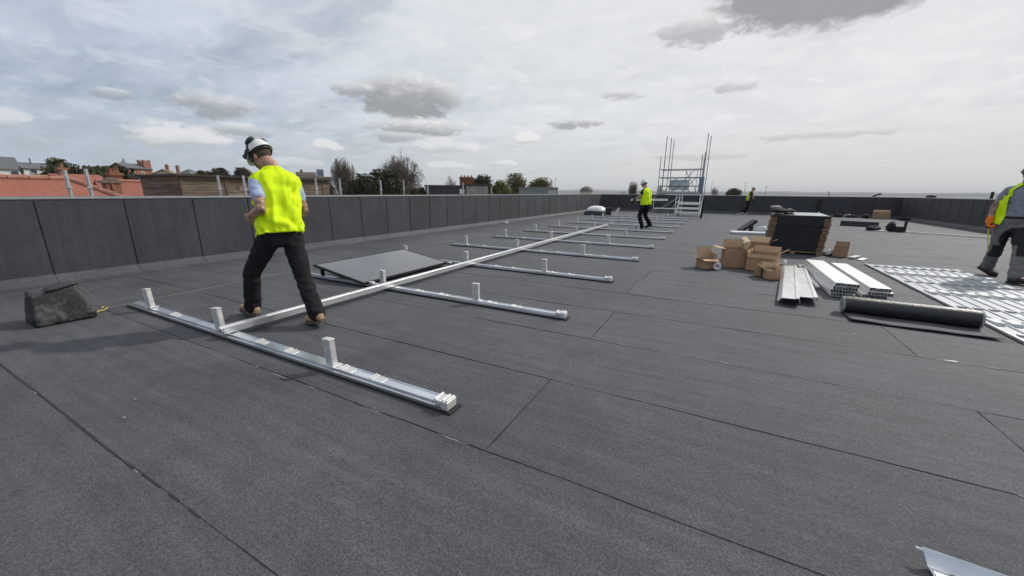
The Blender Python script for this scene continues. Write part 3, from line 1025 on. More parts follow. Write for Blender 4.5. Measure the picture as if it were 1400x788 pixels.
b.build('dome', mat('dome_roof', (0.13, 0.12, 0.11), 0.7, var=0.2), r_, smooth=True)
MB().tube((0, 0, 0), (0, 0, 10.62), 2.55, 2.55, 18).build('drum', RENDER_C, r_)
for (x, y, zt, lab) in ((-33.4, 83.4, 4.15, 'thin lamp mast right of the light grey shed'), (-2.6, 118, 4.1, 'thin mast above the far parapet right of the scaffold'), (4.85, 112, 3.9, 'thin mast just right of the walking far worker'),
                        (8.9, 108, 2.9, 'short stub mast above the far parapet right of worker')):
    r_ = thing('lamp_mast', lab, 'mast', (x, y, GROUND_Z))
    MB().tube((0, 0, 0), (0, 0, zt - GROUND_Z), 0.09, 0.05, 6).build('pole', GALV, r_)
    MB().box(-0.10, 0.16, -0.06, 0.06, zt - GROUND_Z, zt - GROUND_Z + 0.09).build('lamp_head', DARKCLAD, r_)
# ------------------------------------------------------------------ trees


def leaf_mat(name, base, var=0.5):
    mt = bpy.data.materials.new(name)
    mt.use_nodes = True
    t = mt.node_tree
    g = NG(t)
    p = t.nodes['Principled BSDF']
    pos = g.n('ShaderNodeNewGeometry').outputs['Position']
    f = g.noise(pos, 1.1, 4, 0.7)
    f2 = g.noise(pos, 7.0, 2, 0.7)
    ff = g.ss(g.m('ADD', g.m('MULTIPLY', f, 0.6), g.m('MULTIPLY', f2, 0.4)), 0.3, 0.7)
    lo_ = tuple(x * (1 - var) for x in base)
    hi_ = (min(1, base[0] * (1 + var * 1.1)), min(1, base[1] * (1 + var)), base[2] * (1 + var * 0.6))
    g.put(p.inputs['Base Color'], g.mix(ff, (*lo_, 1), (*hi_, 1)))
    p.inputs['Roughness'].default_value = 0.7
    p.inputs['Specular IOR Level'].default_value = 0.25
    return mt


LEAF_DARK = leaf_mat('evergreen_leaf', (0.046, 0.054, 0.026))
LEAF_BROWN = leaf_mat('olive_brown_leaf', (0.060, 0.050, 0.028))
LEAF_GREEN = leaf_mat('fresh_leaf', (0.105, 0.13, 0.022))
LEAF_YELL = leaf_mat('yellow_green_leaf', (0.125, 0.115, 0.040))
BARK = mat('bark', (0.085, 0.068, 0.052), 0.9, var=0.3, vscale=3)
TWIG = mat('twig', (0.13, 0.105, 0.088), 0.9, var=0.3, vscale=3)


def limbs(rng, H, crown_lo, rx, n_main, depth, r0, spread=0.75):
    """recursive limbs as a list of (a, b, ra, rb)"""
    segs = []
    top = Vector((rng.normal(0, 0.15), rng.normal(0, 0.15), H * 0.96))
    zb = crown_lo
    p0 = Vector((0, 0, 0))
    p1 = Vector((rng.normal(0, 0.1), rng.normal(0, 0.1), zb))
    segs.append((p0, p1, r0, r0 * 0.8))

    def grow(p, d, L, r, k):
        a = p
        n = 2
        for i in range(n):
            d2 = (d + Vector((rng.normal(0, 0.16), rng.normal(0, 0.16), rng.normal(0.05, 0.12)))).normalized()
            b_ = a + d2 * L / n
            segs.append((a, b_, r * (1 - 0.25 * i / n), r * (1 - 0.25 * (i + 1) / n)))
            if k > 0 and (i > 0 or k < depth):
                m_ = rng.integers(2, 4)
                for _ in range(m_):
                    ax = Vector((rng.normal(), rng.normal(), rng.normal())).normalized()
                    d3 = (d2 * 1.0 + ax * spread).normalized()
                    grow(b_, d3, L * rng.uniform(0.55, 0.8), max(r * 0.55, 0.009), k - 1)
            a, d = b_, d2
    for i in range(n_main):
        t = i / max(1, n_main - 1)
        a = 2.4 * i + rng.uniform(-0.4, 0.4)
        lean = rng.uniform(0.4, 1.5) * (1 - 0.4 * t)
        d = Vector((math.cos(a) * lean * rx / (H - zb) * 1.5, math.sin(a) * lean * rx / (H - zb) * 1.5, 1)).normalized()
        st = p1.lerp(top, 0.55 * t * rng.uniform(0.6, 1.0)) if i else p1
        grow(st, d, (H - zb) * rng.uniform(0.36, 0.46) * (1 - 0.3 * t), r0 * 0.5, depth)
    segs.append((p1, p1.lerp(top, 0.6), r0 * 0.8, r0 * 0.3))
    return segs


def seg_mesh(name, segs, n=3):
    A = np.array([tuple(s[0]) for s in segs])
    B = np.array([tuple(s[1]) for s in segs])
    ra = np.array([s[2] for s in segs])
    rb = np.array([s[3] for s in segs])
    d = B - A
    d /= np.maximum(np.linalg.norm(d, axis=1, keepdims=True), 1e-6)
    ref = np.where(np.abs(d[:, 2:3]) < 0.9, np.array([[0, 0, 1.0]]), np.array([[1.0, 0, 0]]))
    q = np.cross(d, ref)
    q /= np.linalg.norm(q, axis=1, keepdims=True)
    p = np.cross(d, q)
    vs = []
    for C, r_ in ((A, ra), (B, rb)):
        for k in range(n):
            a = 2 * math.pi * k / n
            vs.append(C + (q * math.cos(a) + p * math.sin(a)) * r_[:, None])
    V = np.stack(vs, 1).reshape(-1, 3)
    m_ = len(segs)
    base = np.arange(m_)[:, None] * (2 * n)
    F = np.concatenate([base + np.array([[k, (k + 1) % n, n + (k + 1) % n, n + k]]) for k in range(n)], 0)
    return np_mesh(name, V, F)


def crown_mesh(name, rng, H, zb, rx, ry, n_clump, per, leaf, clump_r, lobes=7):
    """leaf-sized faces scattered in clumps through an uneven crown"""
    lob = []
    for i in range(lobes):
        a = rng.uniform(0, 2 * math.pi)
        rr = rng.uniform(0.15, 0.62)
        zz = rng.uniform(0.25, 0.78)
        lob.append((rx * rr * math.cos(a), ry * rr * math.sin(a), zb + (H - zb) * zz, rng.uniform(0.34, 0.52)))
    lob.append((0, 0, zb + (H - zb) * 0.68, 0.5))
    C = []
    while len(C) < n_clump:
        l = lob[rng.integers(len(lob))]
        v = rng.normal(size=3)
        v /= np.linalg.norm(v)
        v *= rng.uniform(0.55, 1.0) ** 0.5
        c = np.array([l[0] + v[0] * rx * l[3] * 1.15, l[1] + v[1] * ry * l[3] * 1.15, l[2] + v[2] * (H - zb) * l[3] * 0.62])
        if c[2] > H or c[2] < zb * 0.92:
            continue
        C.append(c)
    C = np.array(C)
    N = n_clump * per
    cc = np.repeat(C, per, 0)
    off = rng.normal(size=(N, 3)) * clump_r * 0.5
    P = cc + off
    P[:, 2] = np.minimum(P[:, 2], H + 0.15)
    e1 = rng.normal(size=(N, 3))
    e1 /= np.linalg.norm(e1, axis=1, keepdims=True)
    e2 = np.cross(e1, rng.normal(size=(N, 3)))
    e2 /= np.linalg.norm(e2, axis=1, keepdims=True)
    s = leaf * rng.uniform(0.6, 1.3, size=(N, 1))
    V = np.stack([P - e1 * s, P + e2 * s * 0.55, P + e1 * s, P - e2 * s * 0.55], 1).reshape(-1, 3)
    F = np.arange(4 * N).reshape(-1, 4)
    return np_mesh(name, V, F)


def leafy_tree(name, label, x, y, ztop, rx, leafm, seed, group, zb=None, dens=1.0, leaf=0.2, cat='tree', ry=None):
    rng = np.random.default_rng(seed)
    H = ztop - GROUND_Z
    zb = H * 0.3 if zb is None else zb - GROUND_Z
    r_ = thing(name, label, cat, (x, y, GROUND_Z), rng.uniform(0, 6) if ry is None else 0, group)
    sg = limbs(rng, H * 0.93, max(zb * 0.9, 1.2), rx * 0.8, 6, 2, 0.028 * H)
    link('trunk', seg_mesh('trunk', sg, 5), BARK, r_)
    nclump = int(270 * dens)
    link('crown', crown_mesh('crown', rng, H, zb, rx, ry or rx, nclump, 34, leaf, rx * 0.26), leafm, r_)
    return r_


def bare_tree(name, label, x, y, ztop, rx, seed, group, zb=None, depth=5, nmain=7, spread=0.7, leafm=None, r0=0.24, tw=TWIG):
    rng = np.random.default_rng(seed)
    H = ztop - GROUND_Z
    zb = H * 0.35 if zb is None else zb - GROUND_Z
    r_ = thing(name, label, 'tree', (x, y, GROUND_Z), 0, group)
    sg = limbs(rng, H, zb, rx, nmain, depth, r0, spread)
    # scale the grown skeleton to the crown's width and height
    P = np.array([tuple(s_[1]) for s_ in sg])
    rad = np.percentile(np.hypot(P[:, 0], P[:, 1]), 97)
    zm = np.percentile(P[:, 2], 99.3)
    kx, kz = rx / rad, (H - zb) / (zm - zb)

    def fit(p):
        z = p.z if p.z < zb else zb + (p.z - zb) * kz
        return Vector((p.x * kx, p.y * kx, z))
    out = []
    for a, b_, ra, rb_ in sg:
        q = fit(b_)
        t = (q.z - zb) / (H - zb)
        lim = rx * 1.12 * math.sqrt(max(0.02, 1 - max(0.0, t - 0.3) ** 2 / 0.52))
        if math.hypot(q.x, q.y) > lim and ra < 0.03:
            continue
        out.append((fit(a), q, ra, rb_))
    big = [s for s in out if s[2] > 0.035]
    fine = [s for s in out if s[2] <= 0.035]
    link('trunk', seg_mesh('trunk', big, 5), BARK, r_)
    if fine:
        link('crown', seg_mesh('crown', fine, 3), tw, r_)
    if leafm is not None:
        pts = np.array([tuple(s[1]) for s in fine[::3]])
        N = len(pts)
        P = pts + rng.normal(size=(N, 3)) * 0.12
        e1 = rng.normal(size=(N, 3)); e1 /= np.linalg.norm(e1, axis=1, keepdims=True)
        e2 = np.cross(e1, rng.normal(size=(N, 3))); e2 /= np.linalg.norm(e2, axis=1, keepdims=True)
        V = np.stack([P - e1 * 0.13, P + e2 * 0.08, P + e1 * 0.13, P - e2 * 0.08], 1).reshape(-1, 3)
        link('leaves', np_mesh('leaves', V, np.arange(4 * N).reshape(-1, 4)), leafm, r_)
    return r_


GE = 'evergreen trees beyond the parapet'
leafy_tree('evergreen_tree', 'dark evergreen tree behind the right end of the big red roof', -67.6, 16.9, 3.9, 2.5, LEAF_DARK, 1, GE, zb=-2)
leafy_tree('evergreen_tree', 'pale green-topped tree just left of the dark evergreens', -71, 17.0, 4.75, 1.35, leaf_mat('sage_leaf', (0.085, 0.095, 0.05)), 2, GE, zb=-1)
leafy_tree('evergreen_tree', 'dark evergreen tree directly above the tall scaffold tubes', -67, 19.2, 3.7, 2.5, LEAF_DARK, 3, GE, zb=-2)
leafy_tree('evergreen_tree', 'rounded dark evergreen behind the clay chimney', -57.3, 17.3, 3.75, 2.3, LEAF_DARK, 4, GE, zb=-2.5)
leafy_tree('evergreen_tree', 'dark evergreen sloping down behind the small red roof and timber block', -48, 15.5, 3.0, 2.2, LEAF_DARK, 5, GE, zb=-3)
leafy_tree('evergreen_tree', 'low dark evergreen behind the squat brick stack', -47.2, 13.4, 2.75, 1.6, LEAF_DARK, 6, GE, zb=-3)
leafy_tree('hedgerow_tree', 'rounded olive tree above timber block, left of worker\'s shoulder', -98.8, 48.2, 5.7, 2.4, LEAF_BROWN, 7, GE, zb=0)
leafy_tree('hedgerow_tree', 'rounded olive tree right behind the worker\'s shoulder', -97.2, 51.7, 6.0, 2.5, LEAF_BROWN, 8, GE, zb=0)
leafy_tree('hedgerow_tree', 'smaller olive tree between dark-roofed house and rounded olive trees', -100, 45.3, 5.0, 1.7, LEAF_BROWN, 9, GE, zb=0)
bare_tree('bare_tree', 'dome-shaped leafless tree with dense twigs right of the near worker', -54.4, 44.1, 6.65, 2.55, 21, 'leafless trees', zb=-4.5, depth=4, nmain=20, spread=0.85, r0=0.2)
leafy_tree('brown_bush', 'brownish thin bush at the foot of the dome-shaped tree', -49.6, 41.6, 3.3, 1.5, LEAF_BROWN, 10, GE, zb=-4, dens=0.7)
leafy_tree('brown_bush', 'olive bush in front of the tan brick flats', -60.0, 44.5, 2.35, 1.9, LEAF_BROWN, 19, GE, zb=-4, dens=0.8)
leafy_tree('evergreen_tree', 'dark spreading evergreen left of the big leafless tree', -44.6, 39.9, 3.45, 2.3, LEAF_DARK, 11, GE, zb=-4, dens=1.2)
leafy_tree('evergreen_tree', 'dark domed evergreen in front of the big leafless tree', -38.8, 38.7, 3.8, 2.5, LEAF_DARK, 12, GE, zb=-4, dens=1.3)
bare_tree('bare_tree', 'big leafless spreading tree left of the dark flat building', -52.4, 54.6, 7.65, 4.9, 22, 'leafless trees', zb=-3.5, depth=4, nmain=24, spread=0.95, r0=0.26)
leafy_tree('brown_bush', 'low brown hedge bush left of the dark flat building', -39.6, 44.6, 1.75, 1.4, LEAF_BROWN, 13, GE, zb=-4, dens=0.8)
leafy_tree('brown_bush', 'low brown hedge bush touching the dark flat building', -38.0, 46.6, 1.85, 1.4, LEAF_BROWN, 14, GE, zb=-4, dens=0.8)
bare_tree('bare_tree', 'small leafless tree left of the brown chimney stack', -71.8, 96.2, 6.1, 2.2, 23, 'leafless trees', depth=3, nmain=9, r0=0.16)
leafy_tree('evergreen_tree', 'dark evergreen behind the brown chimney stack', -48.0, 76.2, 5.05, 2.4, LEAF_DARK, 15, GE, zb=-1)
leafy_tree('green_tree', 'bright fresh-green tree right of the blockwork hut', -39.2, 69.6, 3.5, 2.5, LEAF_GREEN, 16, 'spring-green trees', zb=-3, dens=1.2)
leafy_tree('green_tree', 'tall half-open yellow-green tree behind the bright green tree', -50.6, 97.4, 6.0, 3.3, LEAF_YELL, 24, 'spring-green trees', zb=-2, dens=0.6)
leafy_tree('green_tree', 'yellow-green tree above the light grey shed', -45.4, 100.2, 5.0, 3.4, LEAF_YELL, 17, 'spring-green trees', zb=-2)
bare_tree('bare_tree', 'pale leafless tree behind the worker carrying the rail', -17.4, 88.3, 3.75, 2.5, 25, 'leafless trees', depth=4, nmain=8, r0=0.18)
bare_tree('bare_tree', 'thin leafless tree at the foot of the scaffold tower', -12.8, 99, 3.3, 1.8, 26, 'leafless trees', depth=3, nmain=9, r0=0.16)
bare_tree('bare_tree', 'faint thin tree just right of the scaffold tower', -2.2, 140, 3.6, 1.9, 27, 'leafless trees', depth=3, nmain=9, r0=0.16)
leafy_tree('green_tree', 'low rounded tree between the scaffold and the far worker', 3.1, 150, 2.85, 2.5, LEAF_BROWN, 18, 'spring-green trees', zb=-2)

# ------------------------------------------------------------------ scaffold tubes outside the left parapet
posts = [(2.28, 1.63, 'leaning pair, left tube: scaffold tube in front of the big red roof'), (2.52, 1.66, 'thicker pale scaffold tube with clamp left of the squat brick stack'),
         (4.45, 1.63, 'scaffold tube in front of the timber block, left of the pair'), (4.95, 1.65, 'scaffold tube in front of the timber block close to the worker\'s shoulder'),
         (6.70, 1.65, 'scaffold tube in front of the tan brick flats'), (7.43, 1.67, 'scaffold tube in front of the dome-shaped leafless tree'),
         (8.90, 1.65, 'scaffold tube in front of the left dark evergreen bush'), (9.90, 1.70, 'scaffold tube right of the domed dark evergreen bush'),
         (11.1, 1.58, 'scaffold tube in front of the low brown hedge'), (13.3, 1.69, 'scaffold tube in front of the brown chimney stack'), (15.55, 1.55, 'small scaffold tube right of the pale blockwork hut')]
posts[0] = (2.28, 1.63, 'left of the two scaffold tubes in front of the big red roof')
for k, (y, zt, lab) in enumerate(posts):
    p_ = thing('scaffold_tube', lab, 'scaffold tube', (-9.35, y, GROUND_Z), 0, 'scaffold tubes outside the left parapet')
    MB().tube((0, 0, 0), (0, 0, zt - GROUND_Z), 0.0245, 0.0245, 12).build('tube', GALV, p_, smooth='auto')
    zc = zt - GROUND_Z - (0.30 if k % 2 else 0.27)
    cl = MB()
    cl.tube((0, 0, zc - 0.02), (0, 0, zc + 0.02), 0.030, 0.030, 10)
    cl.box(-0.015, 0.045, -0.036, -0.02, zc - 0.016, zc + 0.016)
    cl.tube((0.036, -0.048, zc), (0.036, 0.03, zc), 0.007, 0.007, 6)
    cl.build('coupler', GALV, p_)
for z in (0.35, -1.6, -3.6):
    t_ = MB()
    t_.tube((-9.30, 1.6, z), (-9.30, 16.2, z), 0.0242, 0.0242, 10)
    tag(t_.build('ledger_tube', GALV, smooth='auto'), {0.35: 'upper', -1.6: 'middle', -3.6: 'lowest'}[z] + ' horizontal scaffold tube outside the left parapet', 'scaffold tube', 'ledgers of the left scaffold')

# ================================================================== MOUNTING RAILS
RAIL_Y = [1.735, 3.79, 5.82, 7.94, 10.03, 12.15, 14.32, 16.6, 18.85, 20.95, 22.9]
RX0, RX1 = -5.98, -1.36
ORD = ['nearest', 'second', 'third', 'fourth', 'fifth', 'sixth', 'seventh', 'eighth', 'ninth', 'tenth', 'farthest']
PROF = [(-0.054, 0.0), (0.052, 0.0), (0.052, 0.036), (0.046, 0.036), (0.046, 0.030), (-0.018, 0.026), (-0.021, 0.036), (-0.028, 0.036), (-0.030, 0.010), (-0.042, 0.010), (-0.044, 0.022), (-0.054, 0.022)]


def bracket_mesh(ribbed=True):
    """tall support bracket: slotted extrusion with ribbed flank and cap"""
    b = MB()
    b.box(-0.036, 0.040, -0.022, 0.022, 0, 0.196)
    for k in range(7):
        z = 0.016 + k * 0.026
        b.box(-0.047, -0.0355, -0.021, 0.021, z, z + 0.013)
    b.box(-0.048, 0.043, -0.026, 0.026, 0.1955, 0.206)
    for y in (-0.0265, 0.0215):
        b.box(-0.03, -0.022, y, y + 0.005, 0.004, 0.19)
        b.box(0.026, 0.034, y, y + 0.005, 0.004, 0.19)
    b.box(-0.055, 0.07, -0.04, 0.04, -0.012, 0.0)
    return b


def clip_mesh():
    b = MB()
    b.box(-0.05, -0.014, -0.046, 0.05, 0.0, 0.016)
    b.box(-0.008, 0.06, -0.046, 0.05, 0.0, 0.008)
    b.box(-0.05, -0.042, -0.046, 0.05, 0.016, 0.024)
    b.tube((0.055, 0.02, 0.0), (0.055, 0.02, 0.05), 0.0025, 0.0025, 5)
    return b


def endcap_mesh():
    b = MB()
    b.box(-0.055, -0.01, -0.05, 0.052, 0.0, 0.030)
    b.box(-0.06, -0.045, -0.05, 0.052, 0.030, 0.042)
    b.box(-0.004, 0.05, -0.056, 0.05, -0.03, 0.034)
    b.box(0.03, 0.044, -0.05, 0.045, 0.034, 0.048)
    b.box(0.0, 0.014, -0.05, 0.045, 0.034, 0.048)
    return b


me_chan = MB().prism(PROF, RX0 + 0.004, RX1 - 0.02, 'x').mesh('channel'); me_chan.materials.append(ALU)
me_mat = MB().box(RX0 - 0.02, RX1 + 0.05, -0.062, 0.060, 0, 0.007).mesh('rubber_mat'); me_mat.materials.append(RUBBER)
me_br = bracket_mesh().mesh('bracket'); me_br.materials.append(ALU_W)
me_cl = clip_mesh().mesh('clip'); me_cl.materials.append(ALU_W)
me_ec = endcap_mesh().mesh('end_cap'); me_ec.materials.append(ALU_W)


def bevelled(me, off):
    bm = bmesh.new(); bm.from_mesh(me)
    bmesh.ops.bevel(bm, geom=list(bm.edges), offset=off, segments=1, affect='EDGES', clamp_overlap=True)
    bm.to_mesh(me); bm.free()
    return me


bevelled(me_br, 0.0018)
bevelled(me_cl, 0.0012)
bevelled(me_ec, 0.0018)
ZR = 0.0115
for k, y in enumerate(RAIL_Y):
    lab = '%s mounting rail lying across the roof, counted from the camera' % ORD[k]
    if k == 0:
        lab = 'nearest aluminium mounting rail, in front of the hi-vis worker'
    if k == 1:
        lab = 'second mounting rail from the camera, under the lone solar panel\'s near edge'
    r_ = thing('mounting_rail', lab, 'rail', (0, y, ZR), 0, 'aluminium mounting rails laid across the roof')
    link('rubber_mat', me_mat, None, r_)
    o_ = link('channel', me_chan, None, r_); o_.location.z = 0.008
    xs_b = [-5.55, -4.08, -2.49]
    for i, x in enumerate(xs_b):
        if k == 1 and i == 0:
            continue
        o_ = link('bracket', me_br, None, r_)
        o_.location = (x + random.uniform(-0.02, 0.02), 0.010, 0.046)
        o_.rotation_euler = (random.uniform(-0.02, 0.02), random.uniform(-0.05, 0.03), random.uniform(-0.08, 0.08))
        if k == 0 and i < 2:
            o_.rotation_euler = (0, -0.07 if i else -0.10, 0.15)
    for x in ((-4.95, -3.42, -3.02, -2.32, -1.98) if k < 4 else (-4.9, -3.0)):
        o_ = link('clip', me_cl, None, r_)
        o_.location = (x + random.uniform(-0.03, 0.03), 0.010, 0.0345)
        o_.scale = (1, 0.8, 0.8)
        o_.rotation_euler = (0.05, 0, random.uniform(-0.05, 0.05))
    o_ = link('end_cap', me_ec, None, r_)
    o_.location = (RX1 - 0.03, 0, 0.036)
    o_.scale = (1, 0.9, 0.85)

# long rail lying over the cross rails
LR = [(-0.045, 0.0), (0.045, 0.0), (0.045, 0.058), (0.030, 0.058), (0.030, 0.020), (0.006, 0.020), (0.004, 0.044), (-0.034, 0.044), (-0.036, 0.058), (-0.045, 0.058)]
lr = thing('long_rail', 'long straight aluminium rail laid lengthwise over the cross rails', 'rail', (-3.92, 0, 0.0570))
for a_, b_ in ((1.68, 6.2), (6.203, 10.9), (10.903, 15.6)):
    MB().prism(LR, a_, b_, 'y').build('rail_length', ALU_Y, lr)
for y in (6.2, 10.9):
    MB().box(-0.05, -0.0455, y - 0.14, y + 0.14, 0.006, 0.05).build('splice_plate', ALU_W, lr)

# solar panel sitting tilted on the rails
pp = thing('solar_panel', 'single black solar panel tilted on the second and third rails', 'solar panel', (-4.33, 3.68, 0.075))
import mathutils
dx_, dz_ = -1.09, 0.165
L_ = math.hypot(dx_, dz_)
ux = Vector((dx_ / L_, 0, dz_ / L_))
un = Vector((dz_ / L_, 0, -dx_ / L_))      # upward normal
PW, PL = L_, 1.94


def panel_part(u0, u1, v0, v1, n0, n1):
    b = MB()
    P = []
    for n in (n0, n1):
        for (u_, v_) in ((u0, v0), (u1, v0), (u1, v1), (u0, v1)):
            P.append(ux * u_ + Vector((0, 1, 0)) * v_ + un * n)
    b.hexa(P)
    return b


fr = MB()
for q in ((0, PW, 0, 0.03), (0, PW, PL - 0.03, PL), (0, 0.03, 0.03, PL - 0.03), (PW - 0.03, PW, 0.03, PL - 0.03)):
    x = panel_part(*q, -0.033, 0.0)
    fr.add(x.v, x.f)
fr.build('frame', BLACKP, pp)
panel_part(0.03, PW - 0.03, 0.03, PL - 0.03, -0.010, -0.0025).build('glass', GLASS_PV, pp)
for v in (0.12, PL - 0.10):
    b = MB()
    e_ = ux * (PW - 0.04) + Vector((0, v, 0)) - un * 0.033
    b.obox((e_.x, e_.y, (e_.z - 0.02) / 2 - 0.005), (1, 0, 0), (0, 1, 0), (0, 0, 1), 0.018, 0.022, (e_.z + 0.02) / 2 + 0.006)
    b.build('rear_leg', BLACKP, pp)
for v in (0.10, PL - 0.01):
    MB().box(0.0, 0.075, v - 0.02, v + 0.03, -0.02, 0.004).build('clamp', ALU_W, pp, bevel=0.002)
# ================================================================== THINGS LYING ON THE ROOF
Z0 = 0.011      # top of the felt, roughly


def displace(me, fn):
    n = len(me.vertices)
    co = np.empty(n * 3, np.float32)
    no = np.empty(n * 3, np.float32)
    me.vertices.foreach_get('co', co)
    me.vertex_normals.foreach_get('vector', no)
    co, no = co.reshape(-1, 3), no.reshape(-1, 3)
    d = np.array([fn(Vector(c)) for c in co.tolist()], np.float32)
    me.vertices.foreach_set('co', (co + no * d[:, None]).ravel())
    me.update()


def crumple(me, amp, freq, seed=0.0):
    off = Vector((seed, seed * 1.7, 0))
    displace(me, lambda c: amp * mnoise.noise(c * freq + off))


def subdivided(b, name, cuts=4):
    me = b.mesh(name)
    bm = bmesh.new(); bm.from_mesh(me)
    bmesh.ops.subdivide_edges(bm, edges=list(bm.edges), cuts=cuts, use_grid_fill=True)
    bm.to_mesh(me); bm.free()
    me.update()
    return me


# bitumen-smeared felt bundle holding the string line
WORN = bpy.data.materials.new('worn_bitumen_felt')
WORN.use_nodes = True
g = NG(WORN.node_tree)
pw = WORN.node_tree.nodes['Principled BSDF']
ps = g.n('ShaderNodeNewGeometry').outputs['Position']
wn = g.m('ADD', g.m('MULTIPLY', g.noise(ps, 7, 6, 0.7, dist=0.6), 0.7), g.m('MULTIPLY', g.noise(ps, 60, 3, 0.7), 0.3))
g.put(pw.inputs['Base Color'], g.mix(g.ss(wn, 0.47, 0.62), (0.014, 0.014, 0.015, 1), (0.085, 0.085, 0.086, 1)))
g.put(pw.inputs['Roughness'], g.ss(wn, 0.4, 0.65, 0.35, 0.85))
bpw = g.n('ShaderNodeBump')
bpw.inputs['Distance'].default_value = 0.01
g.put(bpw.inputs['Height'], wn)
g.put(pw.inputs['Normal'], bpw.outputs[0])
lump = thing('felt_bundle', 'worn black felt-wrapped block on the roof by the left parapet', 'weight', (-5.8, 1.165, Z0))
b = MB()
b.hexa([(0.02, -0.215, 0), (0.0, 0.205, 0), (-0.34, 0.22, 0), (-0.36, -0.22, 0), (-0.055, -0.205, 0.305), (-0.075, 0.135, 0.375), (-0.28, 0.12, 0.375), (-0.30, -0.18, 0.32)])
me = subdivided(b, 'bundle', 11)
crumple(me, 0.012, 6, 2.0)
crumple(me, 0.006, 26, 5.0)
link('bundle', me, WORN, lump, smooth=True)
b = MB()
b.hexa([(-0.012, -0.235, 0.004), (0.036, 0.20, 0.004), (0.020, 0.205, 0.075), (-0.028, -0.23, 0.085), (-0.035, -0.23, 0.0), (0.006, 0.205, 0.0), (-0.006, 0.21, 0.075), (-0.05, -0.225, 0.085)])
me = subdivided(b, 'flap', 5)
crumple(me, 0.010, 13, 3.0)
link('flap', me, WORN, lump, smooth=True)
b = MB()
b.hexa([(-0.04, -0.09, 0.322), (-0.066, 0.145, 0.360), (-0.16, 0.14, 0.372), (-0.15, -0.08, 0.338), (-0.036, -0.09, 0.338), (-0.062, 0.150, 0.378), (-0.16, 0.145, 0.388), (-0.15, -0.08, 0.352)])
me = subdivided(b, 'fold', 4)
crumple(me, 0.006, 12, 6.0)
link('fold', me, WORN, lump, smooth=True)

# string line
sl = thing('string_line', 'thin yellow string line running from the felt block along the rails', 'string', (-5.9, 1.3, 0))
pts = [(-0.06, -0.04, 0.37), (-0.05, 0.06, 0.30), (-0.12, 0.21, 0.035)]
MB().path(pts, 0.0022, 5).build('string', STRING, sl)
pts = [(-0.12, 0.21, 0.035)]
for k in range(1, 24):
    t = k / 23
    pts.append((-0.12 - 0.42 * t + 0.01 * nz(t * 9, 1), 0.21 + 9.5 * t, 0.030 + 0.02 * math.sin(t * 3.1)))
MB().path(pts, 0.0018, 5).build('string', STRING, sl)
pts = [(0.02, 0.03, 0.015), (-0.03, 0.10, 0.02), (-0.05, 0.13, 0.03), (-0.09, 0.18, 0.02), (-0.13, 0.23, 0.03), (-0.15, 0.20, 0.045), (-0.12, 0.17, 0.04)]
MB().path(pts, 0.0045, 6).build('knot_tail', TAPE_Y, sl)

# small white scrap by the left parapet
b = MB(); b.ball((0, 0, 0.05), 0.10, 0.07, 0.05, 10, 6)
me = b.mesh('scrap'); crumple(me, 0.02, 14)
o_ = link('plastic_scrap', me, WHITE, None, smooth=True, loc=(-7.93, 14.4, Z0))
tag(o_, 'crumpled white plastic scrap by the foot of the left parapet', 'scrap')

# ---- rooflight
rl = thing('rooflight', 'white domed rooflight on a dark kerb in the far left corner', 'rooflight', (-6.72, 23.75, Z0))
b = MB()
b.hexa([(-0.62, -0.6, 0), (0.62, -0.6, 0), (0.62, 0.6, 0), (-0.62, 0.6, 0), (-0.55, -0.53, 0.24), (0.55, -0.53, 0.24), (0.55, 0.53, 0.24), (-0.55, 0.53, 0.24)])
b.build('kerb', FELT_WALL, rl)
rings = []
for k in range(9):
    t = k / 8
    z = 0.241 + 0.30 * math.sin(t * math.pi / 2)
    s_ = math.cos(t * math.pi / 2) ** 0.8 * 0.575 + 0.004
    ring = []
    for i in range(28):
        a = 2 * math.pi * i / 28
        ex = 0.45 + 0.55 * t
        ring.append((s_ * math.copysign(abs(math.cos(a)) ** ex, math.cos(a)), s_ * math.copysign(abs(math.sin(a)) ** ex, math.sin(a)), z))
    rings.append(ring)
MB().loft(rings).build('dome', mat('opal_dome', (0.70, 0.70, 0.71), 0.25, spec=0.6), rl, smooth=True)
MB().box(-0.59, 0.59, -0.57, 0.57, 0.225, 0.252).build('rim', WHITE, rl)
ob = thing('tool_case', 'black tool case standing beside the white domed rooflight', 'case', (-5.83, 23.35, Z0), R(12))
MB().box(-0.22, 0.22, -0.14, 0.14, 0, 0.46).build('body', BLACKP, ob, bevel=0.02)
MB().box(-0.226, 0.226, -0.146, 0.146, 0.27, 0.285).build('seam', RUBBER, ob)
MB().path([(-0.1, 0, 0.46), (-0.09, 0, 0.52), (0.09, 0, 0.52), (0.1, 0, 0.46)], 0.014, 6).build('handle', RUBBER, ob)
o_ = tag(MB().hexa([(-5.50, 23.2, Z0), (-5.47, 23.2, Z0), (-5.47, 23.75, Z0), (-5.50, 23.75, Z0), (-5.32, 23.25, 0.46), (-5.29, 23.25, 0.46), (-5.29, 23.75, 0.46), (-5.32, 23.75, 0.46)]).build('leaning_sheet', ALU_W),
         'thin pale sheet leaning beside the black tool case', 'sheet')

# ---- cardboard boxes


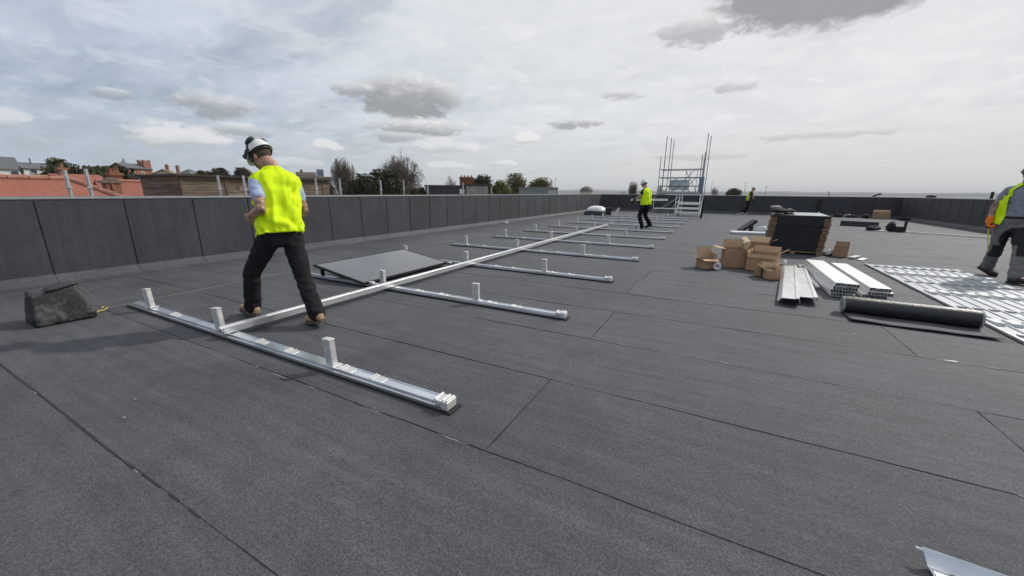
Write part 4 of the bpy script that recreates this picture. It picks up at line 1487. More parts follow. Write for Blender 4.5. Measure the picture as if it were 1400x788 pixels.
def carton(label, loc, rz, wd, dp, ht, flaps, inside=None, group='open cardboard boxes by the panel stack'):
    """open carton: flaps = list of (side, angle up from level, length)"""
    r_ = thing('cardboard_box', label, 'box', (loc[0], loc[1], Z0 + 0.002), rz, group)
    t = 0.006
    b = MB()
    a, d = wd / 2, dp / 2
    b.box(-a, a, -d, d, 0, t)
    b.box(-a, a, -d, -d + t, t, ht)
    b.box(-a, a, d - t, d, t, ht)
    b.box(-a, -a + t, -d + t, d - t, t, ht)
    b.box(a - t, a, -d + t, d - t, t, ht)
    b.build('body', CARD, r_)
    for side, ang, ln in flaps:
        ang = R(ang)
        n = {'n': Vector((0, -1, 0)), 'f': Vector((0, 1, 0)), 'l': Vector((-1, 0, 0)), 'r': Vector((1, 0, 0))}[side]
        s_ = Vector((-n.y, n.x, 0))
        hl = (a if side in 'nf' else d) - 0.004
        hinge = n * ((d if side in 'nf' else a) - t / 2) + Vector((0, 0, ht + 0.003))
        dr = n * math.cos(ang) + Vector((0, 0, math.sin(ang)))
        up_ = s_.cross(dr)
        MB().obox(hinge + dr * (ln / 2 + 0.002), dr, s_, up_, ln / 2, hl, 0.0025).build('flap', CARD_IN, r_)
    if inside is not None:
        MB().box(-a + 0.02, a - 0.02, -d + 0.02, d - 0.02, 0.01, ht * 0.72).build('contents', inside, r_)
    return r_


carton('small open cardboard box, leftmost of the cluster, beside a white tape roll', (-0.10, 7.86), R(24), 0.27, 0.27, 0.175, [('l', 18, 0.13), ('f', 80, 0.20), ('n', -12, 0.10), ('r', 100, 0.10)])
carton('tall open cardboard box with left flap out and back flap standing up', (0.335, 8.28), R(9), 0.35, 0.36, 0.335, [('l', 8, 0.17), ('f', 80, 0.15), ('r', 68, 0.13)])
carton('large open cardboard box in the middle, back flap up and right flap out', (0.80, 8.14), R(-16), 0.43, 0.42, 0.30, [('f', 70, 0.11), ('r', 35, 0.15), ('n', -78, 0.07), ('l', 80, 0.05)])
carton('reddish box wedged between the tall and the large open boxes', (0.565, 8.45), R(-4), 0.14, 0.45, 0.34, [])
carton('small low open box of white fixings in front of the large box', (0.86, 7.42), R(8), 0.20, 0.33, 0.145, [('f', 60, 0.09), ('l', 30, 0.06), ('r', 96, 0.05)], inside=ALU_W)
carton('tiny brown box behind the low box of fixings', (0.70, 7.52), R(-10), 0.09, 0.14, 0.15, [('f', 80, 0.04)])
carton('open cardboard box with wide pale flaps behind the tall box', (0.78, 9.45), R(-18), 0.34, 0.32, 0.34, [('l', 42, 0.14), ('f', 40, 0.16), ('r', 30, 0.17)])
r_ = thing('storage_crate', 'grey-lidded crate half hidden behind the tall open box', 'crate', (0.40, 9.1, Z0), R(-8))
MB().box(-0.2, 0.2, -0.17, 0.17, 0, 0.34).build('body', CARD, r_)
MB().box(-0.215, 0.215, -0.185, 0.185, 0.341, 0.375).build('lid', mat('slate_blue_lid', (0.13, 0.16, 0.20), 0.5, var=0.1), r_, bevel=0.006)
carton('brown cardboard box standing right of the dark panel stack', (2.50, 10.92), R(-14), 0.25, 0.30, 0.22, [('l', 95, 0.05), ('f', 88, 0.09), ('r', 84, 0.09)])
carton('lone cardboard box against the far parapet, right side', (8.2, 29.55), R(-12), 0.72, 0.45, 0.37, [('f', 70, 0.12), ('l', 40, 0.12)], group=None)

tr_ = thing('tape_roll', 'white tape roll lying against the leftmost small box', 'tape roll', (0.085, 7.74, Z0))
rings = []
for r0, r1, z0, z1 in ((0.03, 0.065, 0, 0.075),):
    b = MB()
    n = 24
    for i in range(n):
        a, c_ = 2 * math.pi * i / n, 2 * math.pi * (i + 1) / n
        P = [(r0 * math.cos(a), 0, r0 * math.sin(a)), (r1 * math.cos(a), 0, r1 * math.sin(a)), (r1 * math.cos(c_), 0, r1 * math.sin(c_)), (r0 * math.cos(c_), 0, r0 * math.sin(c_))]
        b.hexa([(p[0], p[1] - 0.03, p[2] + 0.065) for p in P] + [(p[0], p[1] + 0.03, p[2] + 0.065) for p in P])
    b.build('tape', mat('clear_tape', (0.62, 0.62, 0.64), 0.3, var=0.1), tr_)
o_ = thing('hook_tool', 'small white-knobbed rod sticking up by the large open box', 'tool', (1.06, 7.75, Z0))
MB().tube((0, 0, 0), (0.012, 0, 0.22), 0.008, 0.008, 6).build('rod', WHITE, o_)
MB().ball((0.012, 0, 0.235), 0.03).build('knob', WHITE, o_, smooth=True)
b = MB(); b.bar((1.02, 8.96, Z0 + 0.012), (1.60, 8.86, Z0 + 0.012), 0.035, 0.022)
tag(b.build('timber_batten', mat('pale_timber', (0.48, 0.36, 0.22), 0.8, var=0.15, vscale=10)), 'thin pale timber batten lying behind the flat aluminium trays', 'batten')

# ---- stack of solar panels
NP = 15
PTH = 0.0535
st = Vector((1.06, 10.86, 0))
frame_b = MB()
frame_b.box(0.0, 1.09, 0.0, 0.03, 0, 0.0505)
frame_b.box(0.0, 1.09, 1.81, 1.84, 0, 0.0505)
frame_b.box(0.0, 0.03, 0.03, 1.81, 0, 0.0505)
frame_b.box(1.06, 1.09, 0.03, 1.81, 0, 0.0505)
me_fr = frame_b.mesh('frame'); me_fr.materials.append(mat('black_anodised_frame', (0.010, 0.0105, 0.013), 0.62))
me_gl = MB().box(0.03, 1.06, 0.03, 1.81, 0.040, 0.0485).mesh('glass'); me_gl.materials.append(GLASS_PV)
me_co = MB().box(-0.018, 0.11, -0.018, -0.0008, 0.010, 0.042).box(-0.018, -0.0008, -0.0006, 0.11, 0.010, 0.042).mesh('corner_pad'); me_co.materials.append(CARD_EDGE)
ordn = ['bottom', 'second', 'third', 'fourth', 'fifth', 'sixth', 'seventh', 'eighth', 'ninth', 'tenth', 'eleventh', 'twelfth', 'thirteenth', 'fourteenth', 'top']
zb_ = 0.075
for k in range(NP):
    lab = ('%s solar panel in the dark stack beside the boxes' % ordn[k]) if k in (0, NP - 1) else ('%s solar panel from the bottom of the dark stack' % ordn[k])
    r_ = thing('stacked_panel', lab, 'solar panel', (st.x + random.uniform(-0.012, 0.012) + 0.003 * k, st.y + random.uniform(-0.016, 0.016), zb_ + k * PTH), R(-5 + random.uniform(-0.5, 0.5)), 'solar panels stacked by the boxes')
    link('frame', me_fr, None, r_)
    link('glass', me_gl, None, r_)
    if k < NP - 1:
        for (x, y, sx, sy) in ((0, 0, 1, 1), (1.09, 0, -1, 1), (0, 1.84, 1, -1), (1.09, 1.84, -1, -1)):
            o_ = link('corner_pad', me_co, None, r_)
            o_.location = (x, y, 0)
            o_.scale = (sx, sy, 1)
r_ = thing('wooden_pallet', 'low wooden pallet under the dark stack of solar panels', 'pallet', (st.x, st.y, Z0 - 0.002), R(-5))
WOODP = mat('pallet_timber', (0.30, 0.21, 0.125), 0.85, var=0.25, vscale=8, rand=0.1)
for x in (0.0, 0.495, 0.99):
    MB().box(x, x + 0.1, 0, 1.84, 0, 0.044).build('bearer', WOODP, r_)
for y in (0.0, 0.42, 0.86, 1.30, 1.74):
    MB().box(0, 1.09, y, y + 0.1, 0.0445, 0.062).build('deck_board', WOODP, r_)
TOPZ = zb_ + NP * PTH - 0.002
b = MB(); b.box(0.44, 1.04, 0.06, 1.78, 0, 0.004)
me = b.mesh('sheet')
o_ = link('card_sheet', me, mat('pale_grey_card', (0.40, 0.40, 0.40), 0.8, var=0.1, vscale=4), None, loc=(st.x + 0.045, st.y, TOPZ + 0.0015)); o_.rotation_euler = (0, 0, R(-5))
tag(o_, 'pale sheet lying on top of the dark panel stack', 'sheet')


def soft_bag(name, label, loc, sx, sy, sz, seed, material=BLACK, cat='bag', group=None, strap=True):
    r_ = thing(name, label, cat, loc, seed, group)
    b = MB(); b.ball((0, 0, sz * 0.5), sx, sy, sz * 0.56, 20, 12)
    me = b.mesh('bag')
    for v in me.vertices:
        v.co.z = max(0.0, v.co.z)
    crumple(me, min(sx, sz) * 0.28, 2.2 / min(sx, sy), seed)
    crumple(me, min(sx, sz) * 0.10, 7 / min(sx, sy), seed + 3)
    for v in me.vertices:
        v.co.z = max(0.001, v.co.z)
    link('bag_body', me, material, r_, smooth=True)
    if strap:
        MB().path([(-sx * 0.5, 0, sz * 0.85), (-sx * 0.3, -sy * 0.3, sz * 1.15), (sx * 0.2, -sy * 0.2, sz * 1.18), (sx * 0.5, 0, sz * 0.8)], 0.012, 6).build('strap', BLACKP, r_)
    return r_


soft_bag('work_jacket', 'crumpled black jacket on the left of the panel stack top', (1.34, 11.9, TOPZ + 0.001), 0.23, 0.2, 0.12, 1.1, cat='jacket', strap=False)
soft_bag('grey_hoodie', 'small grey bundle lying on the black jacket on the stack', (1.27, 12.0, TOPZ + 0.11), 0.13, 0.12, 0.07, 2.3, mat('grey_cloth', (0.30, 0.30, 0.31), 0.9, var=0.2), 'clothing', strap=False)
soft_bag('black_bag', 'low black bag at the back of the panel stack top', (1.62, 12.4, TOPZ + 0.001), 0.16, 0.12, 0.08, 3.7)
b = MB(); b.ball((0, 0, 0.05), 0.12, 0.16, 0.07, 14, 8)
me = b.mesh('film'); crumple(me, 0.05, 12, 1.0)
for v in me.vertices:
    v.co.z = max(0.001, v.co.z)
tag(link('plastic_wrap', me, mat('crumpled_film', (0.55, 0.54, 0.50), 0.4, var=0.3, vscale=20), None, smooth=True, loc=(2.30, 11.0, Z0)), 'crumpled pale plastic wrap between panel stack and brown box', 'plastic wrap')

# ---- flat aluminium trays
TR = [(-0.115, 0.0), (-0.108, 0.0), (-0.070, 0.045), (0.060, 0.052), (0.075, 0.062), (0.098, 0.062), (0.112, 0.004), (0.118, 0.004), (0.103, 0.068), (0.070, 0.068), (0.056, 0.058), (-0.074, 0.051)]
for (p0, p1, lab) in (((0.89, 5.62), (1.25, 8.42), 'wide pale aluminium tray lying left of the channel stacks'), ((1.10, 5.80), (1.36, 8.25), 'narrow aluminium tray slipping out from under the wide tray')):
    a_, b_ = Vector((*p0, 0)), Vector((*p1, 0))
    L = (b_ - a_).length
    top = 'wide' in lab
    o_ = MB().prism(TR if top else [(x * 0.85, z * 0.5) for x, z in TR], 0, L, 'y').build('aluminium_tray', ALU_Y)
    o_.location = (a_.x, a_.y, Z0 + (0.036 if top else 0.002))
    o_.rotation_euler = (R(-0.3) if top else 0, 0, -math.atan2(b_.x - a_.x, b_.y - a_.y))
    tag(o_, lab, 'tray')

# ---- stacked aluminium channels, each one its own piece
CH = [(-0.0145, 0.0), (0.0145, 0.0), (0.0145, 0.048), (0.012, 0.048), (0.012, 0.003), (-0.012, 0.003), (-0.012, 0.045), (0.0115, 0.045), (0.0115, 0.048), (-0.0145, 0.048)]
bx_ = MB()
ro, ri, t_ = 0.0152, 0.0122, 0.003
for (x0, x1, z0, z1) in ((-ro, ro, 0, t_), (-ro, ro, 0.047 - t_, 0.047), (-ro, -ri, t_, 0.047 - t_), (ri, ro, t_, 0.047 - t_)):
    bx_.box(x0, x1, 0, 2.12, z0, z1)
me_chn = bx_.mesh('channel_piece'); me_chn.materials.append(mat('channel_aluminium', (0.74, 0.74, 0.735), 0.45, 0.45, var=0.08, vscale=12, stretch=(1, 0.15, 1), rand=0.05))
rw = ['bottom', 'second', 'third', 'top']
nth = ['first', 'second', 'third', 'fourth', 'fifth', 'sixth', 'seventh', 'eighth']
rnd = random.Random(8)


def channel_stack(which, x0, y0, rows):
    nr = len(rows)
    for r_i, (cnt, sx, sy) in enumerate(rows):
        row_name = 'top' if r_i == nr - 1 else ('bottom' if r_i == 0 else (('second' if r_i == 1 else 'third') + ' from bottom'))
        for k in range(cnt):
            o_ = bpy.data.objects.new('aluminium_channel', me_chn)
            COL.objects.link(o_)
            o_.location = (x0 + sx + k * 0.0315, y0 + sy + rnd.uniform(-0.015, 0.015), Z0 + 0.001 + r_i * 0.0485)
            o_.rotation_euler = (0, 0, rnd.uniform(-0.001, 0.001))
            tag(o_, '%s aluminium channel from the left, %s row of the %s channel stack' % (nth[k], row_name, which), 'channel', 'aluminium channels in the %s stack' % which)


channel_stack('left', 1.505, 6.44, [(8, -0.02, 0.02), (8, -0.03, 0.03), (8, -0.012, -0.01), (8, 0.0, 0.0)])
channel_stack('right', 1.905, 6.58, [(8, -0.065, 0.0), (8, -0.015, -0.03), (7, 0.0, 0.0)])
for k, (x, y, L, rz) in enumerate(((1.40, 6.9, 1.9, -2.5), (1.36, 7.25, 1.7, -4.0))):
    o_ = MB().box(-0.03, 0.03, 0, L, 0, 0.03).box(-0.03, -0.026, 0, L, 0.03, 0.05).build('loose_angle', ALU_Y, loc=(x, y, Z0)); o_.rotation_euler = (0, 0, R(rz))
    tag(o_, ['loose aluminium angle lying tight against the left channel stack', 'outermost loose aluminium angle left of the left channel stack'][k], 'angle')
for k, (x, y, rz) in enumerate(((2.60, 10.55, 62), (2.72, 10.42, 55))):
    o_ = MB().box(-0.05, 0.05, 0, 0.42, 0, 0.012 + 0.03 * (k == 0)).build('offcut_strip', ALU_Y if k else GALV, loc=(x, y, Z0)); o_.rotation_euler = (0, 0, R(-rz + 30))
    tag(o_, ['grey metal offcut right of the brown box by the panel stack', 'white metal offcut strip pointing to the row of flat rails'][k], 'offcut')

# ---- felt roll with its loose end
fr_ = thing('felt_roll', 'thick black roll of roofing felt lying in front of the channel stacks', 'felt roll', (1.40, 5.62, Z0), R(-2.0))
RAD = 0.098
LEN = 1.11
b = MB()
prof = []
n = 64
turns = 5
inn, outer = [], []
for i in range(n * turns + 1):
    a = -math.pi / 2 + 2 * math.pi * i / n
    r0 = 0.035 + (RAD - 0.035) * i / (n * turns)
    outer.append((r0 * math.cos(a), RAD + r0 * math.sin(a)))
    inn.append(((r0 - 0.0095) * math.cos(a), RAD + (r0 - 0.0095) * math.sin(a)))
# body as a closed drum with a spiral end face
m_ = 40
drum = [(RAD * (1 + 0.012 * math.sin(3 * t + 1)) * math.cos(t), RAD + RAD * 0.985 * math.sin(t)) for t in [2 * math.pi * k / m_ for k in range(m_)]]
rings = []
for k in range(15):
    x = LEN * k / 14
    s_ = 1 + 0.010 * nz(x * 5, 2.0) - (0.05 if k in (0, 14) else 0)
    rings.append([(x, p[0] * s_, RAD + (p[1] - RAD) * s_) for p in drum])
MB().loft(rings).build('roll', mat('felt_roll_face', (0.014, 0.0145, 0.017), 0.42, var=0.3, vscale=9, bump=0.004, bscale=40, spec=0.6), fr_, smooth='auto')
for xe, sg_ in ((-0.004, -1), (LEN + 0.004, 1)):
    sp_ = MB()
    N_ = len(outer)
    V = [(xe, p[0], p[1]) for p in outer] + [(xe, p[0], p[1]) for p in inn] + [(xe - sg_ * 0.02, p[0], p[1]) for p in outer] + [(xe - sg_ * 0.02, p[0], p[1]) for p in inn]
    F = []
    for i in range(N_ - 1):
        F += [(i, i + 1, N_ + i + 1, N_ + i), (i, i + 1, 2 * N_ + i + 1, 2 * N_ + i), (N_ + i, N_ + i + 1, 3 * N_ + i + 1, 3 * N_ + i)]
    sp_.add(V, F)
    sp_.build('spiral_end', mat('pale_roll_end', (0.30, 0.30, 0.30), 0.8, var=0.4, vscale=40), fr_)
flap = MB()
V, F = [], []
nx, ny = 20, 8
for j in range(ny + 1):
    for i in range(nx + 1):
        x = 0.02 + (LEN - 0.04) * i / nx
        y = 0.02 - 0.40 * j / ny + 0.015 * nz(x * 3, j * 0.4)
        x2 = x + 0.06 * (j / ny) * (i / nx)
        z = 0.006 + 0.014 * (j / ny) ** 2 * (0.5 + 0.9 * nz(x * 4.0, 1.3)) + 0.004 * nz(x * 5, y * 5)
        V.append((x2, y, max(0.004, z)))
for j in range(ny):
    for i in range(nx):
        k = j * (nx + 1) + i
        F.append((k, k + 1, k + nx + 2, k + nx + 1))
flap.add(V, F)
me = flap.mesh('loose_end')
o_ = link('loose_end', me, FELT, fr_, smooth=True)
md = o_.modifiers.new('thick', 'SOLIDIFY'); md.thickness = 0.005; md.offset = 1

# ---- the row of flat rails laid side by side on the right
rlp = [(-0.066, 0.0), (0.066, 0.0), (0.066, 0.020), (0.061, 0.020), (0.059, 0.012), (-0.050, 0.011), (-0.052, 0.022), (-0.066, 0.022)]
me_fr1 = MB().prism(rlp, 0, 4.60, 'y').mesh('tray'); me_fr1.materials.append(mat('bright_tray_aluminium', (0.37, 0.39, 0.415), 0.6, 0.3, var=0.12, vscale=9, stretch=(1, 0.3, 1)))
pd = MB()
pd.hexa([(-0.040, -0.10, 0.0), (0.044, -0.10, 0.0), (0.044, 0.09, 0.0), (-0.040, 0.09, 0.0), (-0.040, -0.10, 0.034), (0.044, -0.10, 0.034), (0.044, 0.09, 0.028), (-0.040, 0.09, 0.028)])
me_pad = bevelled(pd.mesh('folded_bracket'), 0.0012); me_pad.materials.append(WHITE)
pd = MB()
pd.box(-0.030, 0.040, -0.03, 0.03, 0.0, 0.016)
pd.box(-0.030, 0.040, -0.03, -0.02, 0.016, 0.020)
me_pad2 = bevelled(pd.mesh('clip'), 0.0015); me_pad2.materials.append(mat('dull_clip', (0.42, 0.43, 0.45), 0.6, 0.3, var=0.1))
for k in range(10):
    x = 2.745 + k * 0.1345
    r_ = thing('flat_rail', '%s folded rail from the left in the row of flat silver rails' % (['first', 'second', 'third', 'fourth', 'fifth', 'sixth', 'seventh', 'eighth', 'ninth', 'tenth'][k]), 'rail',
               (x, 5.25 + k * 0.012, Z0 + 0.001), 0, 'folded rails laid side by side on the right')
    link('tray', me_fr1, None, r_)
    for y in (0.60, 2.10, 3.60):
        o_ = link('folded_bracket', me_pad, None, r_); o_.location = (0, y + rnd.uniform(-0.02, 0.02), 0.0125)
    for y in (0.15, 1.25, 2.85, 4.3):
        o_ = link('clip', me_pad2, None, r_); o_.location = (0, y + rnd.uniform(-0.02, 0.02), 0.0125)
o_ = MB().box(2.660, 2.672, 5.2, 9.9, Z0 + 0.001, Z0 + 0.024).build('edge_strip', ALU_Y)
tag(o_, 'narrow metal strip along the left side of the flat silver rails', 'strip')

# ---- metal offcut at the lower right corner
r_ = thing('rail_offcut', 'short aluminium rail piece at the bottom right corner of the picture', 'rail', (0.845, 1.69, Z0), R(-4))
OFF = [(-0.055, 0.0), (0.035, 0.0), (0.055, 0.062), (0.050, 0.064), (0.028, 0.006), (-0.018, 0.006), (-0.020, 0.030), (-0.050, 0.030), (-0.055, 0.026)]
n = len(OFF)
b = MB()
vs = [(0.0 - 0.3 * (p[1] - 0.0) - 0.15 * p[0], p[0], p[1]) for p in OFF] + [(1.3, p[0], p[1]) for p in OFF]
b.add(vs, [(i, (i + 1) % n, n + (i + 1) % n, n + i) for i in range(n)] + [tuple(range(n - 1, -1, -1)), tuple(range(n, 2 * n))])
b.build('profile', ALU, r_)
MB().box(0.05, 0.9, -0.012, 0.024, 0.0062, 0.0085).build('insert_strip', mat('grey_insert', (0.16, 0.16, 0.17), 0.6), r_)
MB().tube((0.075, 0.006, 0.008), (0.075, 0.006, 0.0115), 0.008, 0.008, 10).build('screw_head', ALU_W, r_)
MB().tube((-0.018, 0.05, 0.05), (-0.04, 0.055, 0.048), 0.005, 0.005, 6).build('pin', ALU_W, r_)

# ---- things further back on the right
r_ = thing('leaning_case', 'dark flat case propped at a slant behind the boxes', 'case', (0.95, 16.2, Z0), R(20))
MB().obox((0.0, 0, 0.22), Vector((0.78, 0, 0.62)), (0, 1, 0), Vector((-0.62, 0, 0.78)), 0.30, 0.18, 0.05).build('case', BLACKP, r_, bevel=0.01)
MB().box(0.1, 0.16, -0.1, 0.1, 0, 0.25).build('prop', BLACKP, r_)
o_ = MB().obox((0, 0, 0.04), (1, 0, 0.0), (0, 1, 0), (0, 0, 1), 0.62, 0.22, 0.03).build('white_carton', WHITE, loc=(1.05, 15.5, Z0)); o_.rotation_euler = (0, 0, R(10))
tag(o_, 'flat white carton in front of the slanted dark case', 'carton')
soft_bag('white_sack', 'pale sack lying between flat white carton and panel stack', (1.45, 16.0, Z0), 0.35, 0.2, 0.22, 0.6, mat('pale_sack', (0.45, 0.45, 0.47), 0.8, var=0.2), 'sack', strap=False)
o_ = MB().box(-0.62, 0.62, -0.14, 0.14, 0, 0.21).build('insulation_strip', FELT_WALL, loc=(5.45, 22.0, Z0), bevel=0.012); o_.rotation_euler = (0, 0, R(-21))
tag(o_, 'low dark kerb-like block lying on the right of the roof', 'block')
soft_bag('black_bag', 'flat black bag left in the heap on the right', (5.35, 19.75, Z0), 0.32, 0.2, 0.15, 0.9)
soft_bag('black_bag', 'upright black bag in the heap on the right', (5.78, 19.55, Z0), 0.15, 0.14, 0.32, 1.9)
r_ = thing('tool_box', 'black tool box with upright handle at the right end of the heap', 'tool box', (6.02, 19.5, Z0), R(-15))
MB().box(-0.2, 0.17, -0.12, 0.12, 0, 0.20).build('box', BLACKP, r_, bevel=0.015)
MB().box(0.09, 0.17, -0.05, 0.05, 0.2, 0.42).build('handle', BLACKP, r_, bevel=0.01)
b = MB(); b.bar((6.13, 19.28, Z0 + 0.02), (9.0, 17.5, Z0 + 0.02), 0.08, 0.035)
tag(b.build('white_strip', WHITE), 'long thin white strip lying right of the black heap', 'strip')
b = MB(); b.bar((4.95, 20.05, Z0 + 0.01), (5.6, 19.2, Z0 + 0.01), 0.09, 0.02)
tag(b.build('white_offcut', WHITE), 'short white offcut poking out beneath the black heap', 'offcut')
for k, (x, y, sx, sz, lab) in enumerate(((5.1, 30.1, 0.16, 0.22, 'leftmost dark bag against the far parapet behind panel stack'), (5.75, 30.2, 0.2, 0.18, 'second dark bag from the left against the far parapet'), (6.4, 30.1, 0.22, 0.2, 'third dark bag from the left against the far parapet'),
                                         (7.0, 30.0, 0.25, 0.16, 'low dark bag against the far parapet, left of lone box'), (7.6, 29.8, 0.2, 0.22, 'dark bag touching the lone far cardboard box'), (9.0, 28.9, 0.3, 0.14, 'flat dark bundle in the far right corner'))):
    soft_bag('dark_bag', lab, (x, y, Z0), sx, 0.16, sz, 0.4 + k, group='dark bags along the far parapet', strap=False)
r_ = thing('white_bottle', 'small white bottle among the dark bags by the far parapet', 'bottle', (5.4, 30.0, Z0))
b = MB()
b.loft([[(q * math.cos(2 * math.pi * i / 10), q * math.sin(2 * math.pi * i / 10), z) for i in range(10)] for q, z in ((0.055, 0), (0.06, 0.02), (0.06, 0.2), (0.025, 0.27), (0.022, 0.31))])
b.build('bottle_body', WHITE, r_, smooth='auto')
MB().tube((0, 0, 0.31), (0, 0, 0.34), 0.026, 0.026, 10).build('cap', BLACKP, r_)
b = MB(); b.path([(6.62, 29.9, 0.05), (6.7, 29.9, 0.16), (6.85, 29.9, 0.2), (6.95, 29.85, 0.06)], 0.02, 6)
tag(b.build('white_hose', WHITE, smooth=True), 'bent piece of white hose among dark bags by the far parapet', 'hose')
r_ = thing('standing_roll', 'slim black roll standing against the far parapet behind the stack', 'felt roll', (5.5, 30.75, Z0))
MB().tube((0, 0, 0), (0.03, 0.1, 1.02), 0.09, 0.09, 12).build('roll', BLACK, r_, smooth='auto')
MB().tube((0.0, 0.01, 0.3), (0.0, 0.012, 0.36), 0.094, 0.094, 12).build('band', RUBBER, r_)
for k, (a_, b_, lab) in enumerate((((6.0, 31.3, 1.21), (5.93, 31.35, 1.55), 'thin dark rod sticking up from far parapet behind the stack'), ((8.1, 31.35, 1.23), (8.45, 31.3, 1.42), 'short slanted dark tool lying on the far parapet coping'),
                                   ((9.75, 23.4, 1.21), (9.75, 23.4, 1.50), 'short dark peg standing on the right parapet coping'))):
    o_ = MB().bar(a_, b_, 0.03 if k == 0 else 0.09, 0.03, (0, 1, 0)).build('coping_rod', BLACKP)
    tag(o_, lab, 'rod')
soft_bag('coping_bundle', 'small dark bundle lying on the coping near the far right corner', (9.72, 28.6, 1.215), 0.12, 0.5, 0.12, 0.0, strap=False, cat='bundle')
b = MB(); b.bar((1.05, 29.5, Z0 + 0.03), (1.55, 30.0, Z0 + 0.03), 0.14, 0.05)
tag(b.build('pale_offcut', ALU_W), 'pale offcut on the roof behind the far worker\'s feet', 'offcut')

# ---- flakes of release film left along the laps
FILM = mat('release_film', (0.24, 0.24, 0.235), 0.4, var=0.25, vscale=60)
fl = [(-3.02, 1.485, 0.06, 'left of the pair below the nearest rail'), (-2.72, 1.475, 0.22, 'longest, below the nearest rail'), (-2.36, 1.478, 0.10, 'right, below the nearest rail'), (-1.75, 1.482, 0.09, 'beside the right end of the nearest rail'),
      (-1.15, 1.485, 0.20, 'left of the first cross joint'), (-3.22, 0.83, 0.035, 'upper of two dots at lower left'), (-3.0, 0.71, 0.04, 'lower of two dots at lower left'), (-0.62, 3.33, 0.10, 'on the lap beyond the cross joint'),
      (1.86, 4.30, 0.24, 'below the felt roll, right'), (1.32, 4.72, 0.06, 'below the felt roll, left'), (-3.9, 0.545, 0.07, 'upper on the lower left lap'), (-2.35, 0.545, 0.05, 'lower on the lower left lap'), (0.2, 3.33, 0.08, 'right of the beaded lap centre'), (2.9, 8.05, 0.3, 'behind the walking grey worker')]
fl = fl[:-1]
for k, (x, y, L, lab) in enumerate(fl):
    b = MB()
    n = max(3, int(L / 0.02))
    V, F = [], []
    for i in range(n + 1):
        t = i / n
        px, py = x + L * (t - 0.5), y + 0.008 * nz(t * 3 + k, k * 1.3)
        wv = 0.0024 * (1 + 0.7 * nz(t * 6, k * 2.2)) * (0.25 + math.sin(math.pi * min(0.97, max(0.03, t))))
        if L < 0.05:
            wv *= 1.4
        z = 0.0165 + 0.004 * abs(nz(t * 5, k + 0.5))
        V += [(px, py - wv, z), (px, py + wv, z + 0.002)]
    for i in range(n):
        F.append((2 * i, 2 * i + 2, 2 * i + 3, 2 * i + 1))
    b.add(V, F)
    o_ = b.build('film_flake', FILM)
    tag(o_, 'thin pale film flake on the felt, ' + lab, 'flake', 'film flakes on the felt')

# ================================================================== SCAFFOLD TOWER AND ACCESS STEPS
tw = thing('scaffold_tower', 'tall scaffold stair tower rising beyond the far parapet', 'scaffold', (-2.85, 32.6, GROUND_Z))
gz = -GROUND_Z
TOWER = mat('dull_scaffold_tube', (0.20, 0.215, 0.235), 0.55, 0.4, var=0.25, vscale=5)
FY, BY = -0.55, 0.75


def part_tube(name, a_, b_, r=0.026, m_=None, n=8):
    return MB().tube(a_, b_, r, r, n).build(name, m_ or TOWER, tw, smooth='auto')


for (x, y, zt) in ((-1.52, FY, 4.05), (-1.40, BY, 4.0), (-1.22, FY, 5.45), (-1.06, BY, 5.45), (-0.90, BY + 0.35, 5.35), (1.52, FY, 5.5), (1.66, BY, 5.45), (1.30, FY, 4.05), (1.38, BY, 3.85), (1.47, FY - 0.2, 4.2)):
    part_tube('standard', (x, y, 0), (x, y, gz + zt))
for y in (FY, BY):
    for z in (3.06, 2.47, 1.86, 1.42):
        part_tube('guard_rail', (-1.55, y, gz + z), (1.40, y, gz + z), 0.026)
for (a_, b_) in (((-0.6, FY - 0.03, 1.3), (1.0, FY - 0.03, 3.1)), ((-0.1, BY, 1.25), (1.0, BY, 2.5)), ((0.35, FY + 0.2, 1.3), (-0.4, FY + 0.2, 2.4)), ((1.2, BY, 1.3), (0.2, BY, 3.0)), ((-1.4, BY, 1.3), (-0.3, BY, 2.5)), ((-0.9, FY, 1.3), (0.1, FY, 1.9)), ((0.1, FY, 1.9), (0.9, FY, 1.35))):
    part_tube('brace', (a_[0], a_[1], gz + a_[2]), (b_[0], b_[1], gz + b_[2]), 0.022)
for x in (0.35, 0.62, 1.1):
    part_tube('upright', (x, FY, gz + 1.3), (x, FY, gz + 3.06), 0.018)
for k in range(5):
    MB().box(-1.55, 1.42, FY + 0.05 + k * 0.24, FY + 0.05 + k * 0.24 + 0.225, gz + 1.27, gz + 1.31).build('deck_plank', WOODP, tw)
MB().box(-1.5, 1.4, FY - 0.06, FY - 0.03, gz + 1.31, gz + 1.47).build('toe_board', GALV, tw)
SHEETB = mat('pale_blue_sheeting', (0.50, 0.58, 0.66), 0.6, var=0.15, vscale=3)
MB().box(-0.9, 0.5, BY + 0.04, BY + 0.06, gz + 1.55, gz + 2.35).build('sheeting', SHEETB, tw)
MB().box(1.28, 1.60, FY - 0.02, FY + 0.005, gz + 1.3, gz + 2.5).build('ladder_guard', mat('blue_mesh_guard', (0.20, 0.25, 0.32), 0.6, var=0.2), tw)

sp = thing('access_steps', 'white metal access steps with handrails in front of the scaffold tower', 'steps', (-1.68, 25.6, Z0))


def sbar(name, a_, b_, wd=0.055, th=0.04):
    return MB().bar(a_, b_, wd, th).build(name, WHITE, sp)


